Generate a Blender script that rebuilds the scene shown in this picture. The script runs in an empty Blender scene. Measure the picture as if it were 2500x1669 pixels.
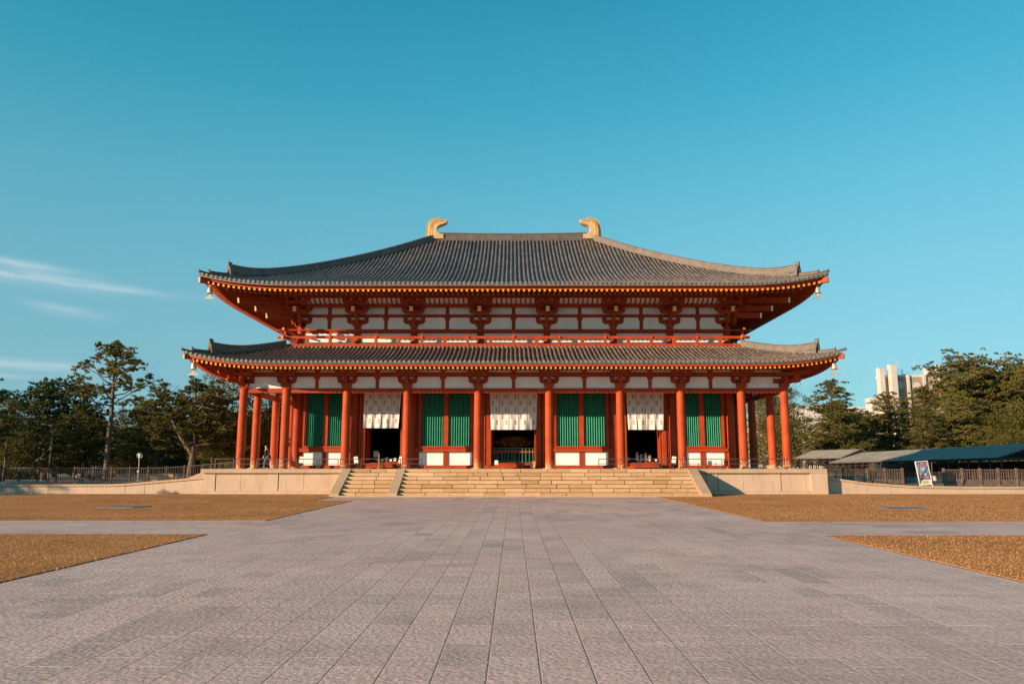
import bpy, math, random
import numpy as np
from mathutils import Vector, Matrix
random.seed(7)
PI = math.pi
R = math.radians
scn = bpy.context.scene
C = scn.collection

# ------------------------------------------------------------------ materials
def new_mat(name):
    m = bpy.data.materials.new(name); m.use_nodes = True
    nt = m.node_tree
    return m, nt, nt.nodes, nt.links, nt.nodes['Principled BSDF']

def N(nt, kind, **kw):
    n = nt.nodes.new(kind)
    for k, v in kw.items():
        if k.startswith('i_'):
            key = k[2:]
            n.inputs[int(key) if key.isdigit() else key.replace('_', ' ')].default_value = v
        else:
            setattr(n, k, v)
    return n

def coords(nt, scale=(1, 1, 1), rot=(0, 0, 0), loc=(0, 0, 0), kind='Object'):
    tc = nt.nodes.new('ShaderNodeTexCoord')
    mp = nt.nodes.new('ShaderNodeMapping')
    mp.inputs['Scale'].default_value = scale
    mp.inputs['Rotation'].default_value = rot
    mp.inputs['Location'].default_value = loc
    nt.links.new(tc.outputs[kind], mp.inputs['Vector'])
    return mp.outputs['Vector']

def world_pos(nt, scale=(1, 1, 1), rot=(0, 0, 0), loc=(0, 0, 0)):
    g = nt.nodes.new('ShaderNodeNewGeometry')
    mp = nt.nodes.new('ShaderNodeMapping')
    mp.inputs['Scale'].default_value = scale
    mp.inputs['Rotation'].default_value = rot
    mp.inputs['Location'].default_value = loc
    nt.links.new(g.outputs['Position'], mp.inputs['Vector'])
    return mp.outputs['Vector']

def ramp(nt, fac, stops):
    r = nt.nodes.new('ShaderNodeValToRGB')
    els = r.color_ramp.elements
    while len(els) < len(stops): els.new(0.5)
    for e, (p, c) in zip(els, stops):
        e.position = p
        e.color = (c[0], c[1], c[2], 1) if not isinstance(c, (int, float)) else (c, c, c, 1)
    nt.links.new(fac, r.inputs['Fac'])
    return r.outputs['Color']

def mix(nt, fac, a, b, mode='MIX'):
    n = nt.nodes.new('ShaderNodeMix'); n.data_type = 'RGBA'; n.blend_type = mode
    for sock, v in ((n.inputs[0], fac), (n.inputs[6], a), (n.inputs[7], b)):
        if isinstance(v, (int, float)): sock.default_value = v if sock.type == 'VALUE' else (v, v, v, 1)
        elif isinstance(v, tuple): sock.default_value = (v[0], v[1], v[2], 1)
        else: nt.links.new(v, sock)
    return n.outputs[2]

def noise(nt, vec, scale, detail=4, rough=0.55, out='Fac'):
    n = N(nt, 'ShaderNodeTexNoise', i_Scale=scale, i_Detail=detail, i_Roughness=rough)
    nt.links.new(vec, n.inputs['Vector'])
    return n.outputs[out]

def bump(nt, height, strength, dist, bsdf):
    b = N(nt, 'ShaderNodeBump', i_Strength=strength, i_Distance=dist)
    nt.links.new(height, b.inputs['Height'])
    nt.links.new(b.outputs['Normal'], bsdf.inputs['Normal'])
    return b

def plain(name, col, rough=0.6, metal=0.0, var=0.12, scale=3.0, bmp=0.0):
    m, nt, nd, ln, b = new_mat(name)
    v = world_pos(nt)
    f = noise(nt, v, scale, 5)
    lo = tuple(max(0, c * (1 - var * 1.6)) for c in col); hi = tuple(min(1, c * (1 + var)) for c in col)
    ln.new(ramp(nt, f, [(0.3, lo), (0.7, hi)]), b.inputs['Base Color'])
    b.inputs['Roughness'].default_value = rough
    b.inputs['Metallic'].default_value = metal
    if bmp: bump(nt, noise(nt, v, scale * 12, 3), bmp, 0.02, b)
    return m

M = {}
def red_paint(name, col, worn=False):
    m, nt, nd, ln, b = new_mat(name)
    v = world_pos(nt)
    f = noise(nt, v, 1.3, 5)
    c = ramp(nt, f, [(0.3, tuple(x * 0.74 for x in col)), (0.7, tuple(min(1, x * 1.12) for x in col))])
    grain = noise(nt, world_pos(nt, (9, 9, 0.8)), 3.0, 4)
    c = mix(nt, 0.18, c, mix(nt, 1.0, c, ramp(nt, grain, [(0.35, 0.55), (0.65, 1.2)]), 'MULTIPLY'))
    if worn:
        # rubbed and flaked paint near the foot of the columns
        s = nd.new('ShaderNodeSeparateXYZ'); g = nd.new('ShaderNodeNewGeometry'); ln.new(g.outputs['Position'], s.inputs[0])
        mr = N(nt, 'ShaderNodeMapRange', i_1=1.6, i_2=3.6, i_3=1.0, i_4=0.0); ln.new(s.outputs['Z'], mr.inputs[0])
        w = noise(nt, world_pos(nt, (2.2, 2.2, 1.0)), 2.6, 8, 0.75)
        mu = N(nt, 'ShaderNodeMath', operation='MULTIPLY'); ln.new(mr.outputs[0], mu.inputs[0]); ln.new(w, mu.inputs[1])
        mk = ramp(nt, mu.outputs[0], [(0.36, 0.0), (0.46, 0.8)])
        c = mix(nt, mk, c, (0.66, 0.30, 0.15))
    ln.new(c, b.inputs['Base Color'])
    b.inputs['Roughness'].default_value = 0.62
    b.inputs['Specular IOR Level'].default_value = 0.25
    bump(nt, grain, 0.15, 0.01, b)
    return m
M['red'] = red_paint('vermilion_paint', (0.40, 0.056, 0.013))
M['redcol'] = red_paint('vermilion_column_paint', (0.43, 0.062, 0.013), True)
M['redboard'] = red_paint('vermilion_board', (0.35, 0.045, 0.011))
M['golddim'] = plain('shaded_gilded_cap', (0.40, 0.17, 0.035), 0.6, 0.1, 0.1)  # duller gilt paints in the shade on the round rafter ends
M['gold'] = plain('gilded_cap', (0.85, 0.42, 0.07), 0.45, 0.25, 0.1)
M['brass'] = plain('brass_cap', (0.80, 0.50, 0.22), 0.4, 0.6, 0.12)
M['plaster'] = plain('white_plaster', (0.86, 0.84, 0.825), 0.9, 0, 0.07, 0.9, 0.08)
M['green'] = plain('green_lattice_paint', (0.025, 0.245, 0.150), 0.55, 0, 0.12)
M['greendark'] = plain('green_lattice_back', (0.006, 0.05, 0.035), 0.8)
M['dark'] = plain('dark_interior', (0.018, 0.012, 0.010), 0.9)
M['darkwood'] = plain('dark_aged_wood', (0.055, 0.040, 0.032), 0.8, 0, 0.3, 6)
M['fencewood'] = plain('weathered_brown_wood', (0.15, 0.10, 0.078), 0.8, 0, 0.3, 5)
M['railmetal'] = plain('brown_rail_metal', (0.11, 0.072, 0.052), 0.45, 0.3, 0.15)
M['paper'] = plain('white_paper', (0.8, 0.79, 0.76), 0.8, 0, 0.03)
M['lightstrip'] = plain('pale_eave_edge', (0.42, 0.35, 0.31), 0.7)
M['bellmetal'] = plain('polished_bell_metal', (0.88, 0.66, 0.44), 0.25, 0.7, 0.08)
M['shibi'] = plain('gilded_ornament', (0.82, 0.50, 0.26), 0.36, 0.4, 0.12, 2.0)
M['steel'] = plain('grey_steel', (0.35, 0.35, 0.36), 0.4, 0.8)
M['greywall'] = plain('pale_concrete', (0.62, 0.56, 0.52), 0.85, 0, 0.08, 0.6)
M['whitewall'] = plain('white_concrete', (0.56, 0.49, 0.45), 0.8, 0, 0.06, 0.4)
M['brownwall'] = plain('brown_tile_cladding', (0.34, 0.25, 0.20), 0.8, 0, 0.08, 0.5)
M['glass'] = plain('dark_glass', (0.03, 0.04, 0.05), 0.1)
M['fencedark'] = plain('shaded_brown_fence_wood', (0.075, 0.05, 0.042), 0.8, 0, 0.3, 5)  # dark brown wood, darkened further to paint in shade on the left fence
M['edgesoil'] = plain('dark_edge_soil', (0.05, 0.035, 0.022), 0.95, 0, 0.3, 8)
M['covers'] = plain('blue_grey_cover', (0.15, 0.15, 0.16), 0.8, 0, 0.2, 3)
M['skin'] = plain('skin', (0.62, 0.38, 0.28), 0.5, 0, 0.04)
M['hair'] = plain('black_hair', (0.015, 0.012, 0.012), 0.5)
M['navy'] = plain('navy_jacket', (0.018, 0.02, 0.035), 0.85)
M['jeans'] = plain('blue_jeans', (0.10, 0.15, 0.24), 0.9)
M['bag'] = plain('black_bag', (0.02, 0.02, 0.02), 0.6)
M['pink'] = plain('pale_pink_paper', (0.70, 0.45, 0.44), 0.8, 0, 0.2, 6)
M['aqua'] = plain('aqua_plastic', (0.10, 0.42, 0.52), 0.5)
M['carwhite'] = plain('silver_car_paint', (0.55, 0.57, 0.6), 0.25, 0.5, 0.03)
M['cardark'] = plain('dark_car_paint', (0.06, 0.08, 0.11), 0.25, 0.4, 0.03)
M['rubber'] = plain('black_rubber', (0.02, 0.02, 0.02), 0.8)
M['tan'] = plain('tan_wood', (0.55, 0.33, 0.17), 0.7)
M['bronze'] = plain('aged_gilt', (0.62, 0.33, 0.10), 0.4, 0.45, 0.2)
M['crest'] = plain('grey_printed_ink', (0.24, 0.21, 0.21), 0.9)

# roof tile: every tile its own shade of grey, in courses down the slope
def tile_mat(name, col):
    m, nt, nd, ln, b = new_mat(name)
    v = world_pos(nt, (3.2, 2.9, 2.9))
    vor = N(nt, 'ShaderNodeTexVoronoi', i_Scale=1.0); ln.new(v, vor.inputs['Vector'])
    big = noise(nt, world_pos(nt), 0.25, 5)
    c = ramp(nt, vor.outputs['Color'], [(0.1, tuple(x * 0.62 for x in col)), (0.9, tuple(x * 1.40 for x in col))])
    c = mix(nt, 0.5, c, mix(nt, 1.0, c, ramp(nt, big, [(0.3, (0.62, 0.66, 0.72)), (0.7, (1.3, 1.22, 1.12))]), 'MULTIPLY'))
    fine = noise(nt, world_pos(nt), 9, 5, 0.7)
    c = mix(nt, 0.5, c, mix(nt, 1.0, c, ramp(nt, fine, [(0.3, 0.65), (0.7, 1.25)]), 'MULTIPLY'))
    ln.new(c, b.inputs['Base Color'])
    b.inputs['Roughness'].default_value = 0.55
    w = N(nt, 'ShaderNodeTexWave', wave_type='BANDS', bands_direction='Z', i_Scale=1.9, i_Distortion=0.6)
    ln.new(world_pos(nt), w.inputs['Vector'])
    bump(nt, w.outputs['Fac'], 0.25, 0.03, b)
    return m
M['tile'] = tile_mat('grey_clay_tile', (0.128, 0.102, 0.088))
M['tilewall'] = plain('stacked_ridge_tile', (0.138, 0.110, 0.094), 0.6, 0, 0.2, 2)
M['tileend'] = plain('round_end_tile', (0.19, 0.175, 0.16), 0.65, 0, 0.2, 4)

# dressed terrace stone
def stone(name, col, joint=None, var=0.12, streak=True):
    m, nt, nd, ln, b = new_mat(name)
    v = world_pos(nt)
    f = noise(nt, v, 0.9, 6, 0.6)
    c = ramp(nt, f, [(0.3, tuple(x * (1 - var) for x in col)), (0.7, tuple(x * (1 + var * 0.7) for x in col))])
    f2 = noise(nt, v, 14, 5, 0.7)
    c = mix(nt, 0.35, c, mix(nt, 1.0, c, ramp(nt, f2, [(0.3, 0.7), (0.7, 1.15)]), 'MULTIPLY'))
    if streak:
        f3 = noise(nt, world_pos(nt, (1.6, 1.6, 0.35)), 2.2, 6, 0.7)
        c = mix(nt, ramp(nt, f3, [(0.50, 0.0), (0.72, 0.6)]), c, tuple(x * 0.62 for x in col))
    ln.new(c, b.inputs['Base Color'])
    b.inputs['Roughness'].default_value = 0.85
    bump(nt, f2, 0.3, 0.02, b)
    return m
M['stone'] = stone('pale_granite', (0.54, 0.395, 0.29), var=0.08)
M['capstone'] = stone('terrace_cap_stone', (0.49, 0.345, 0.225))
M['oldstone'] = stone('old_grey_stone', (0.30, 0.25, 0.21), var=0.3)
def stepmat():
    m, nt, nd, ln, b = new_mat('honey_step_stone')
    v = world_pos(nt)
    a = nd.new('ShaderNodeAttribute'); a.attribute_name = 'shade'
    c0 = ramp(nt, a.outputs['Fac'], [(0.0, (0.38, 0.22, 0.10)), (0.5, (0.51, 0.315, 0.165)), (1.0, (0.62, 0.42, 0.27))])
    f = noise(nt, world_pos(nt, (1, 1, 3)), 2.4, 6, 0.65)
    c = mix(nt, 0.6, c0, mix(nt, 1.0, c0, ramp(nt, f, [(0.3, 0.7), (0.7, 1.2)]), 'MULTIPLY'))
    st = noise(nt, world_pos(nt, (1.2, 1.2, 2.0)), 1.9, 9, 0.8)
    c = mix(nt, ramp(nt, st, [(0.60, 0.0), (0.70, 0.6)]), c, (0.13, 0.10, 0.075))
    ln.new(c, b.inputs['Base Color']); b.inputs['Roughness'].default_value = 0.88
    bump(nt, noise(nt, v, 9, 6, 0.7), 0.5, 0.03, b)
    return m
M['step'] = stepmat()
M['joint'] = plain('dark_joint', (0.06, 0.045, 0.035), 0.95)

# granite paving: long courses running to the hall, staggered cross joints
def paving(name, rotated=True):
    m, nt, nd, ln, b = new_mat(name)
    if rotated: v = world_pos(nt, (1, 1, 1), (0, 0, R(90)), (0, 0.2525, 0))
    else: v = world_pos(nt)
    bt = N(nt, 'ShaderNodeTexBrick', offset=0.37, offset_frequency=2, i_Scale=1.0, i_Mortar_Size=0.011, i_Mortar_Smooth=0.5, i_Bias=0.0, i_Brick_Width=0.98, i_Row_Height=0.505)
    bt.inputs['Color1'].default_value = (0, 0, 0, 1); bt.inputs['Color2'].default_value = (1, 1, 1, 1); bt.inputs['Mortar'].default_value = (0.5, 0.5, 0.5, 1)
    ln.new(v, bt.inputs['Vector'])
    w = world_pos(nt)
    base = ramp(nt, bt.outputs['Color'], [(0.0, (0.635, 0.440, 0.378)), (0.5, (0.675, 0.470, 0.404)), (1.0, (0.720, 0.502, 0.434))])
    n1 = noise(nt, w, 0.33, 5, 0.65)
    base = mix(nt, ramp(nt, n1, [(0.52, 0.0), (0.66, 0.5)]), base, (0.40, 0.305, 0.265))
    dk = noise(nt, world_pos(nt, (0.8, 0.5, 1), (0, 0, 0), (3.1, 1.7, 0)), 0.30, 3, 0.6)
    dm = mix(nt, 1.0, ramp(nt, dk, [(0.50, 0.0), (0.62, 1.0)]), ramp(nt, bt.outputs['Color'], [(0.42, 1.0), (0.50, 0.0)]), 'MULTIPLY')
    base = mix(nt, mix(nt, 1.0, dm, 0.75, 'MULTIPLY'), base, (0.46, 0.345, 0.305))
    n1b = noise(nt, world_pos(nt, (1, 0.35, 1)), 0.6, 5, 0.6)
    base = mix(nt, ramp(nt, n1b, [(0.50, 0.0), (0.72, 0.55)]), base, (0.66, 0.52, 0.47))
    nb = noise(nt, w, 0.11, 4, 0.6)
    base = mix(nt, 1.0, base, ramp(nt, nb, [(0.3, (0.84, 0.84, 0.86)), (0.7, (1.08, 1.07, 1.05))]), 'MULTIPLY')
    ns = noise(nt, world_pos(nt, (0.5, 2.2, 1)), 1.3, 6, 0.7)
    base = mix(nt, 1.0, base, ramp(nt, ns, [(0.3, 0.88), (0.7, 1.10)]), 'MULTIPLY')
    n2 = noise(nt, w, 22, 6, 0.78)
    base = mix(nt, 0.8, base, mix(nt, 1.0, base, ramp(nt, n2, [(0.36, 0.45), (0.64, 1.34)]), 'MULTIPLY'))
    n3 = noise(nt, w, 95, 3, 0.75)
    base = mix(nt, 0.6, base, mix(nt, 1.0, base, ramp(nt, n3, [(0.32, 0.50), (0.68, 1.42)]), 'MULTIPLY'))
    sp = nd.new('ShaderNodeSeparateXYZ'); ln.new(w, sp.inputs[0])
    side = N(nt, 'ShaderNodeMapRange', i_1=1.5, i_2=4.5); ln.new(sp.outputs['X'], side.inputs[0])
    ax = N(nt, 'ShaderNodeMath', operation='ABSOLUTE'); ln.new(sp.outputs['X'], ax.inputs[0])
    far = N(nt, 'ShaderNodeMapRange', i_1=0.8, i_2=4.0); ln.new(ax.outputs[0], far.inputs[0])
    jn = mix(nt, side.outputs[0], mix(nt, far.outputs[0], (0.07, 0.05, 0.05), (0.19, 0.145, 0.135)), (0.66, 0.53, 0.46))
    if not rotated: jn = (0.22, 0.18, 0.16)
    # cross joints painted as sunlit edges, long joints dark on the left and centre
    if rotated:
        fr = N(nt, 'ShaderNodeMath', operation='MULTIPLY_ADD', i_1=1 / 0.505, i_2=0.5); ln.new(sp.outputs['X'], fr.inputs[0])
        pp = N(nt, 'ShaderNodeMath', operation='PINGPONG', i_1=0.5); ln.new(fr.outputs[0], pp.inputs[0])
        lm = ramp(nt, pp.outputs[0], [(0.0, 1.0), (0.009, 1.0), (0.018, 0.0)])
        jn2 = mix(nt, lm, (0.95, 0.74, 0.64), jn)
    else: jn2 = jn
    cross_w = ramp(nt, noise(nt, w, 0.8, 3), [(0.40, 0.15), (0.60, 1.0)])
    fac = bt.outputs['Fac']
    if rotated:
        f1 = mix(nt, 1.0, mix(nt, 1.0, fac, ramp(nt, pp.outputs[0], [(0.022, 0.0), (0.03, 1.0)]), 'MULTIPLY'), cross_w, 'MULTIPLY')
        fac = mix(nt, lm, f1, 0.85)
    col = mix(nt, fac, base, jn2)
    ln.new(col, b.inputs['Base Color'])
    b.inputs['Roughness'].default_value = 0.75
    b.inputs['Specular IOR Level'].default_value = 0.3
    vo = N(nt, 'ShaderNodeTexVoronoi', feature='SMOOTH_F1', i_Scale=17.0); ln.new(w, vo.inputs['Vector'])
    h1 = N(nt, 'ShaderNodeMath', operation='MULTIPLY_ADD', i_1=0.8); ln.new(vo.outputs['Distance'], h1.inputs[0]); ln.new(n2, h1.inputs[2])
    sub = N(nt, 'ShaderNodeMath', operation='MULTIPLY_ADD', i_1=-0.5); ln.new(bt.outputs['Fac'], sub.inputs[0]); ln.new(h1.outputs[0], sub.inputs[2])
    bump(nt, sub.outputs[0], 0.8, 0.016, b)
    return m
M['paving'] = paving('granite_paving')
M['sidepaving'] = paving('granite_side_paving', False)

def lawn_mat():
    m, nt, nd, ln, b = new_mat('dry_winter_lawn')
    w = world_pos(nt)
    n1 = noise(nt, w, 0.30, 6, 0.65); n2 = noise(nt, w, 6, 6, 0.75); n3 = noise(nt, w, 40, 4, 0.8)
    c = ramp(nt, n1, [(0.25, (0.34, 0.150, 0.056)), (0.5, (0.48, 0.222, 0.084)), (0.75, (0.59, 0.290, 0.116))])
    c = mix(nt, 0.7, c, mix(nt, 1.0, c, ramp(nt, n2, [(0.3, 0.55), (0.7, 1.3)]), 'MULTIPLY'))
    c = mix(nt, 0.6, c, mix(nt, 1.0, c, ramp(nt, n3, [(0.34, 0.35), (0.66, 1.5)]), 'MULTIPLY'))
    n4 = noise(nt, world_pos(nt, (0.25, 1.6, 1)), 0.9, 5, 0.6)
    c = mix(nt, ramp(nt, n4, [(0.60, 0.0), (0.78, 0.55)]), c, (0.68, 0.38, 0.15))
    n5 = noise(nt, world_pos(nt, (0.3, 1.2, 1)), 1.7, 6, 0.7)
    c = mix(nt, ramp(nt, n5, [(0.60, 0.0), (0.75, 0.5)]), c, (0.20, 0.135, 0.055))
    ln.new(c, b.inputs['Base Color']); b.inputs['Roughness'].default_value = 0.95
    b.inputs['Specular IOR Level'].default_value = 0.1
    bump(nt, n3, 0.9, 0.03, b)
    return m
M['lawn'] = lawn_mat()
def blades_mat():
    m, nt, nd, ln, b = new_mat('dry_grass_blades')
    n = noise(nt, world_pos(nt), 9, 3)
    ln.new(ramp(nt, n, [(0.25, (0.26, 0.12, 0.045)), (0.50, (0.46, 0.22, 0.082)), (0.8, (0.64, 0.34, 0.145))]), b.inputs['Base Color'])
    b.inputs['Roughness'].default_value = 0.9; b.inputs['Specular IOR Level'].default_value = 0.1
    return m
M['blades'] = blades_mat()
M['soil'] = plain('bare_ground', (0.20, 0.15, 0.11), 0.95, 0, 0.25, 0.6, 0.3)

def leaf_mat(name, cols, scale=0.9):
    m, nt, nd, ln, b = new_mat(name)
    oi = nd.new('ShaderNodeObjectInfo')
    v = coords(nt)
    a = noise(nt, v, scale, 3)
    c = ramp(nt, a, [(0.30, cols[0]), (0.50, cols[1]), (0.70, cols[2])])
    hs = N(nt, 'ShaderNodeHueSaturation')
    mr = N(nt, 'ShaderNodeMapRange', i_3=0.75, i_4=1.3); ln.new(oi.outputs['Random'], mr.inputs[0]); ln.new(mr.outputs[0], hs.inputs['Value'])
    ln.new(c, hs.inputs['Color'])
    ln.new(hs.outputs[0], b.inputs['Base Color'])
    b.inputs['Roughness'].default_value = 0.7; b.inputs['Specular IOR Level'].default_value = 0.2
    # thin needles let some light through
    tr = nd.new('ShaderNodeBsdfTranslucent'); ln.new(hs.outputs[0], tr.inputs['Color'])
    ms = nd.new('ShaderNodeMixShader'); ms.inputs[0].default_value = 0.22
    out = nd['Material Output']
    ln.new(b.outputs[0], ms.inputs[1]); ln.new(tr.outputs[0], ms.inputs[2]); ln.new(ms.outputs[0], out.inputs['Surface'])
    return m
M['needle'] = leaf_mat('pine_needles', [(0.070, 0.090, 0.018), (0.150, 0.140, 0.030), (0.250, 0.165, 0.050)])
M['needledark'] = leaf_mat('dark_pine_needles', [(0.030, 0.050, 0.018), (0.060, 0.075, 0.020), (0.11, 0.095, 0.028)])
M['autumn'] = leaf_mat('autumn_leaves', [(0.075, 0.085, 0.020), (0.14, 0.11, 0.03), (0.23, 0.12, 0.045)])
M['broad'] = leaf_mat('broad_evergreen_leaves', [(0.065, 0.075, 0.014), (0.125, 0.115, 0.022), (0.20, 0.15, 0.04)])
M['bark'] = plain('pine_bark', (0.14, 0.095, 0.07), 0.95, 0, 0.35, 6, 0.8)

def shed_roof():
    m, nt, nd, ln, b = new_mat('corrugated_shed_roof')
    v = coords(nt)
    w = N(nt, 'ShaderNodeTexWave', wave_type='BANDS', bands_direction='Y', i_Scale=0.9, i_Distortion=0.15); ln.new(v, w.inputs['Vector'])
    f = noise(nt, world_pos(nt), 0.5, 5)
    c = ramp(nt, f, [(0.3, (0.19, 0.17, 0.14)), (0.7, (0.30, 0.26, 0.21))])
    c = mix(nt, 0.5, c, mix(nt, 1.0, c, ramp(nt, w.outputs['Fac'], [(0.2, 0.6), (0.8, 1.2)]), 'MULTIPLY'))
    ln.new(c, b.inputs['Base Color']); b.inputs['Roughness'].default_value = 0.55
    bump(nt, w.outputs['Fac'], 0.8, 0.06, b)
    return m
M['shedroof'] = shed_roof()
def poster_mat():
    m, nt, nd, ln, b = new_mat('event_poster_print')
    v = coords(nt, kind='UV')
    s = nd.new('ShaderNodeSeparateXYZ'); ln.new(v, s.inputs[0])
    n = noise(nt, v, 7, 5, 0.7, 'Color')
    c = ramp(nt, s.outputs['Y'], [(0.0, (0.62, 0.52, 0.42)), (0.19, (0.66, 0.58, 0.48)), (0.20, (0.08, 0.07, 0.16)), (0.33, (0.10, 0.07, 0.15)), (0.42, (0.20, 0.08, 0.11)), (0.54, (0.16, 0.20, 0.27)), (0.68, (0.13, 0.33, 0.42)), (0.85, (0.17, 0.21, 0.30)), (1.0, (0.06, 0.07, 0.13))])
    ln.new(mix(nt, 0.28, c, n, 'OVERLAY'), b.inputs['Base Color'])
    b.inputs['Roughness'].default_value = 0.4
    return m
M['poster'] = poster_mat()
M['posterred'] = plain('poster_red_ink', (0.55, 0.03, 0.06), 0.5)
M['posterwhite'] = plain('poster_white_ink', (0.75, 0.70, 0.68), 0.5)
M['postergreen'] = plain('poster_map_ink', (0.42, 0.42, 0.20), 0.5)

# ------------------------------------------------------------------ mesh builder
class MB:
    def __init__(s): s.v = []; s.f = []; s.m = []; s.smooth = []; s.mi = 0; s.sm = False; s.T = None; s.sh = []; s.shade = 0.5
    def add(s, verts, faces):
        o = len(s.v)
        if s.T is not None: verts = [tuple(s.T @ Vector(p)) for p in verts]
        s.v += [tuple(p) for p in verts]
        for f in faces: s.f.append(tuple(i + o for i in f)); s.m.append(s.mi); s.smooth.append(s.sm); s.sh.append(s.shade)
        return s
    def box(s, x0, x1, y0, y1, z0, z1):
        v = [(x0, y0, z0), (x1, y0, z0), (x1, y1, z0), (x0, y1, z0), (x0, y0, z1), (x1, y0, z1), (x1, y1, z1), (x0, y1, z1)]
        return s.add(v, [(0, 3, 2, 1), (4, 5, 6, 7), (0, 1, 5, 4), (1, 2, 6, 5), (2, 3, 7, 6), (3, 0, 4, 7)])
    def frustum(s, x, y, z0, z1, a0, b0, a1, b1):
        v = [(x - a0, y - b0, z0), (x + a0, y - b0, z0), (x + a0, y + b0, z0), (x - a0, y + b0, z0), (x - a1, y - b1, z1), (x + a1, y - b1, z1), (x + a1, y + b1, z1), (x - a1, y + b1, z1)]
        return s.add(v, [(0, 3, 2, 1), (4, 5, 6, 7), (0, 1, 5, 4), (1, 2, 6, 5), (2, 3, 7, 6), (3, 0, 4, 7)])
    def bar(s, p, q, w, h, endmat=None):
        p, q = Vector(p), Vector(q); d = (q - p).normalized()
        up = Vector((0, 0, 1)) if abs(d.z) < 0.95 else Vector((0, 1, 0))
        r = d.cross(up).normalized(); u = r.cross(d)
        v = []
        for c in (p, q):
            for a, b in ((-1, -1), (1, -1), (1, 1), (-1, 1)): v.append(c + r * a * w / 2 + u * b * h / 2)
        s.add(v, [(0, 1, 5, 4), (1, 2, 6, 5), (2, 3, 7, 6), (3, 0, 4, 7), (0, 3, 2, 1)])
        o = s.mi
        if endmat is not None: s.mi = endmat
        s.add(v[4:], [(0, 1, 2, 3)]); s.mi = o
        return s
    def tube(s, pts, rad, n=8, caps=True, endmat=None):
        pts = [Vector(p) for p in pts]
        if isinstance(rad, (int, float)): rad = [rad] * len(pts)
        rings = []; prev = None
        for i, p in enumerate(pts):
            d = (pts[min(i + 1, len(pts) - 1)] - pts[max(i - 1, 0)]).normalized()
            a = prev if prev is not None else (Vector((1, 0, 0)) if abs(d.x) < 0.9 else Vector((0, 1, 0)))
            r = (a - d * a.dot(d)).normalized(); prev = r; u = d.cross(r)
            rings.append([p + (r * math.cos(2 * PI * k / n) + u * math.sin(2 * PI * k / n)) * rad[i] for k in range(n)])
        v = [q for ring in rings for q in ring]
        f = [(i * n + k, i * n + (k + 1) % n, (i + 1) * n + (k + 1) % n, (i + 1) * n + k) for i in range(len(pts) - 1) for k in range(n)]
        sm = s.sm; s.sm = True; s.add(v, f); s.sm = False
        if caps:
            s.add(rings[0], [tuple(range(n))[::-1]])
            o = s.mi
            if endmat is not None: s.mi = endmat
            s.add(rings[-1], [tuple(range(n))]); s.mi = o
        s.sm = sm
        return s
    def lathe(s, x, y, prof, n=20):
        return s.tube_profile(x, y, prof, n)
    def tube_profile(s, x, y, prof, n):
        v = [(x + r * math.cos(2 * PI * k / n), y + r * math.sin(2 * PI * k / n), z) for r, z in prof for k in range(n)]
        f = [(i * n + k, i * n + (k + 1) % n, (i + 1) * n + (k + 1) % n, (i + 1) * n + k) for i in range(len(prof) - 1) for k in range(n)]
        sm = s.sm; s.sm = True; s.add(v, f); s.sm = False
        s.add(v[:n], [tuple(range(n))[::-1]]); s.add(v[-n:], [tuple(range(n))]); s.sm = sm
        return s
    def prism(s, poly, a0, a1, axis='y'):
        # poly in the plane across the axis: y -> (x,z), x -> (y,z), z -> (x,y)
        def P(p, a): return (p[0], a, p[1]) if axis == 'y' else ((a, p[0], p[1]) if axis == 'x' else (p[0], p[1], a))
        n = len(poly)
        v = [P(p, a0) for p in poly] + [P(p, a1) for p in poly]
        f = [tuple(range(n)), tuple(range(2 * n - 1, n - 1, -1))] + [(i, i + n, (i + 1) % n + n, (i + 1) % n) for i in range(n)]
        return s.add(v, f)
    def build(s, name, mats, parent=None, attr=False, fixn=True):
        me = bpy.data.meshes.new(name)
        me.from_pydata(s.v, [], s.f); 
        for m in (mats if isinstance(mats, (list, tuple)) else [mats]): me.materials.append(M[m])
        me.polygons.foreach_set('material_index', s.m); me.polygons.foreach_set('use_smooth', s.smooth)
        if attr:
            a = me.attributes.new('shade', 'FLOAT', 'FACE'); a.data.foreach_set('value', s.sh)
        if fixn and len(s.f) < 60000:
            import bmesh
            bm = bmesh.new(); bm.from_mesh(me); bmesh.ops.recalc_face_normals(bm, faces=bm.faces); bm.to_mesh(me); bm.free()
        me.update()
        o = bpy.data.objects.new(name, me); C.objects.link(o)
        if parent is not None: o.parent = parent
        return o

def tag(o, label=None, cat=None, group=None, kind=None):
    if label: o['label'] = label
    if cat: o['category'] = cat
    if group: o['group'] = group
    if kind: o['kind'] = kind
    return o
def empty(name, loc=(0, 0, 0), rz=0, label=None, cat=None, group=None):
    o = bpy.data.objects.new(name, None); C.objects.link(o); o.location = loc; o.rotation_euler = (0, 0, rz)
    o.empty_display_size = 0.3
    return tag(o, label, cat, group)
def dup(o, parent=None, loc=None, rz=None):
    c = o.copy(); C.objects.link(c); c.parent = parent
    if loc is not None: c.location = loc
    if rz is not None: c.rotation_euler = (0, 0, rz)
    for ch in list(o.children): dup(ch, c)
    return c
# ------------------------------------------------------------------ the hall
PZ = 1.61                                   # terrace floor
COLX = [-18.3, -15.4, -11.3, -7.2, -2.4, 2.4, 7.2, 11.3, 15.4, 18.3]
COLY = [0.0, 2.9, 7.2, 11.5, 15.8, 20.1, 23.0]
hall = empty('temple_hall', (0, 0, 0), 0, 'large vermilion wooden temple hall with two tiers of grey tiled hipped roof', 'temple')

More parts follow.
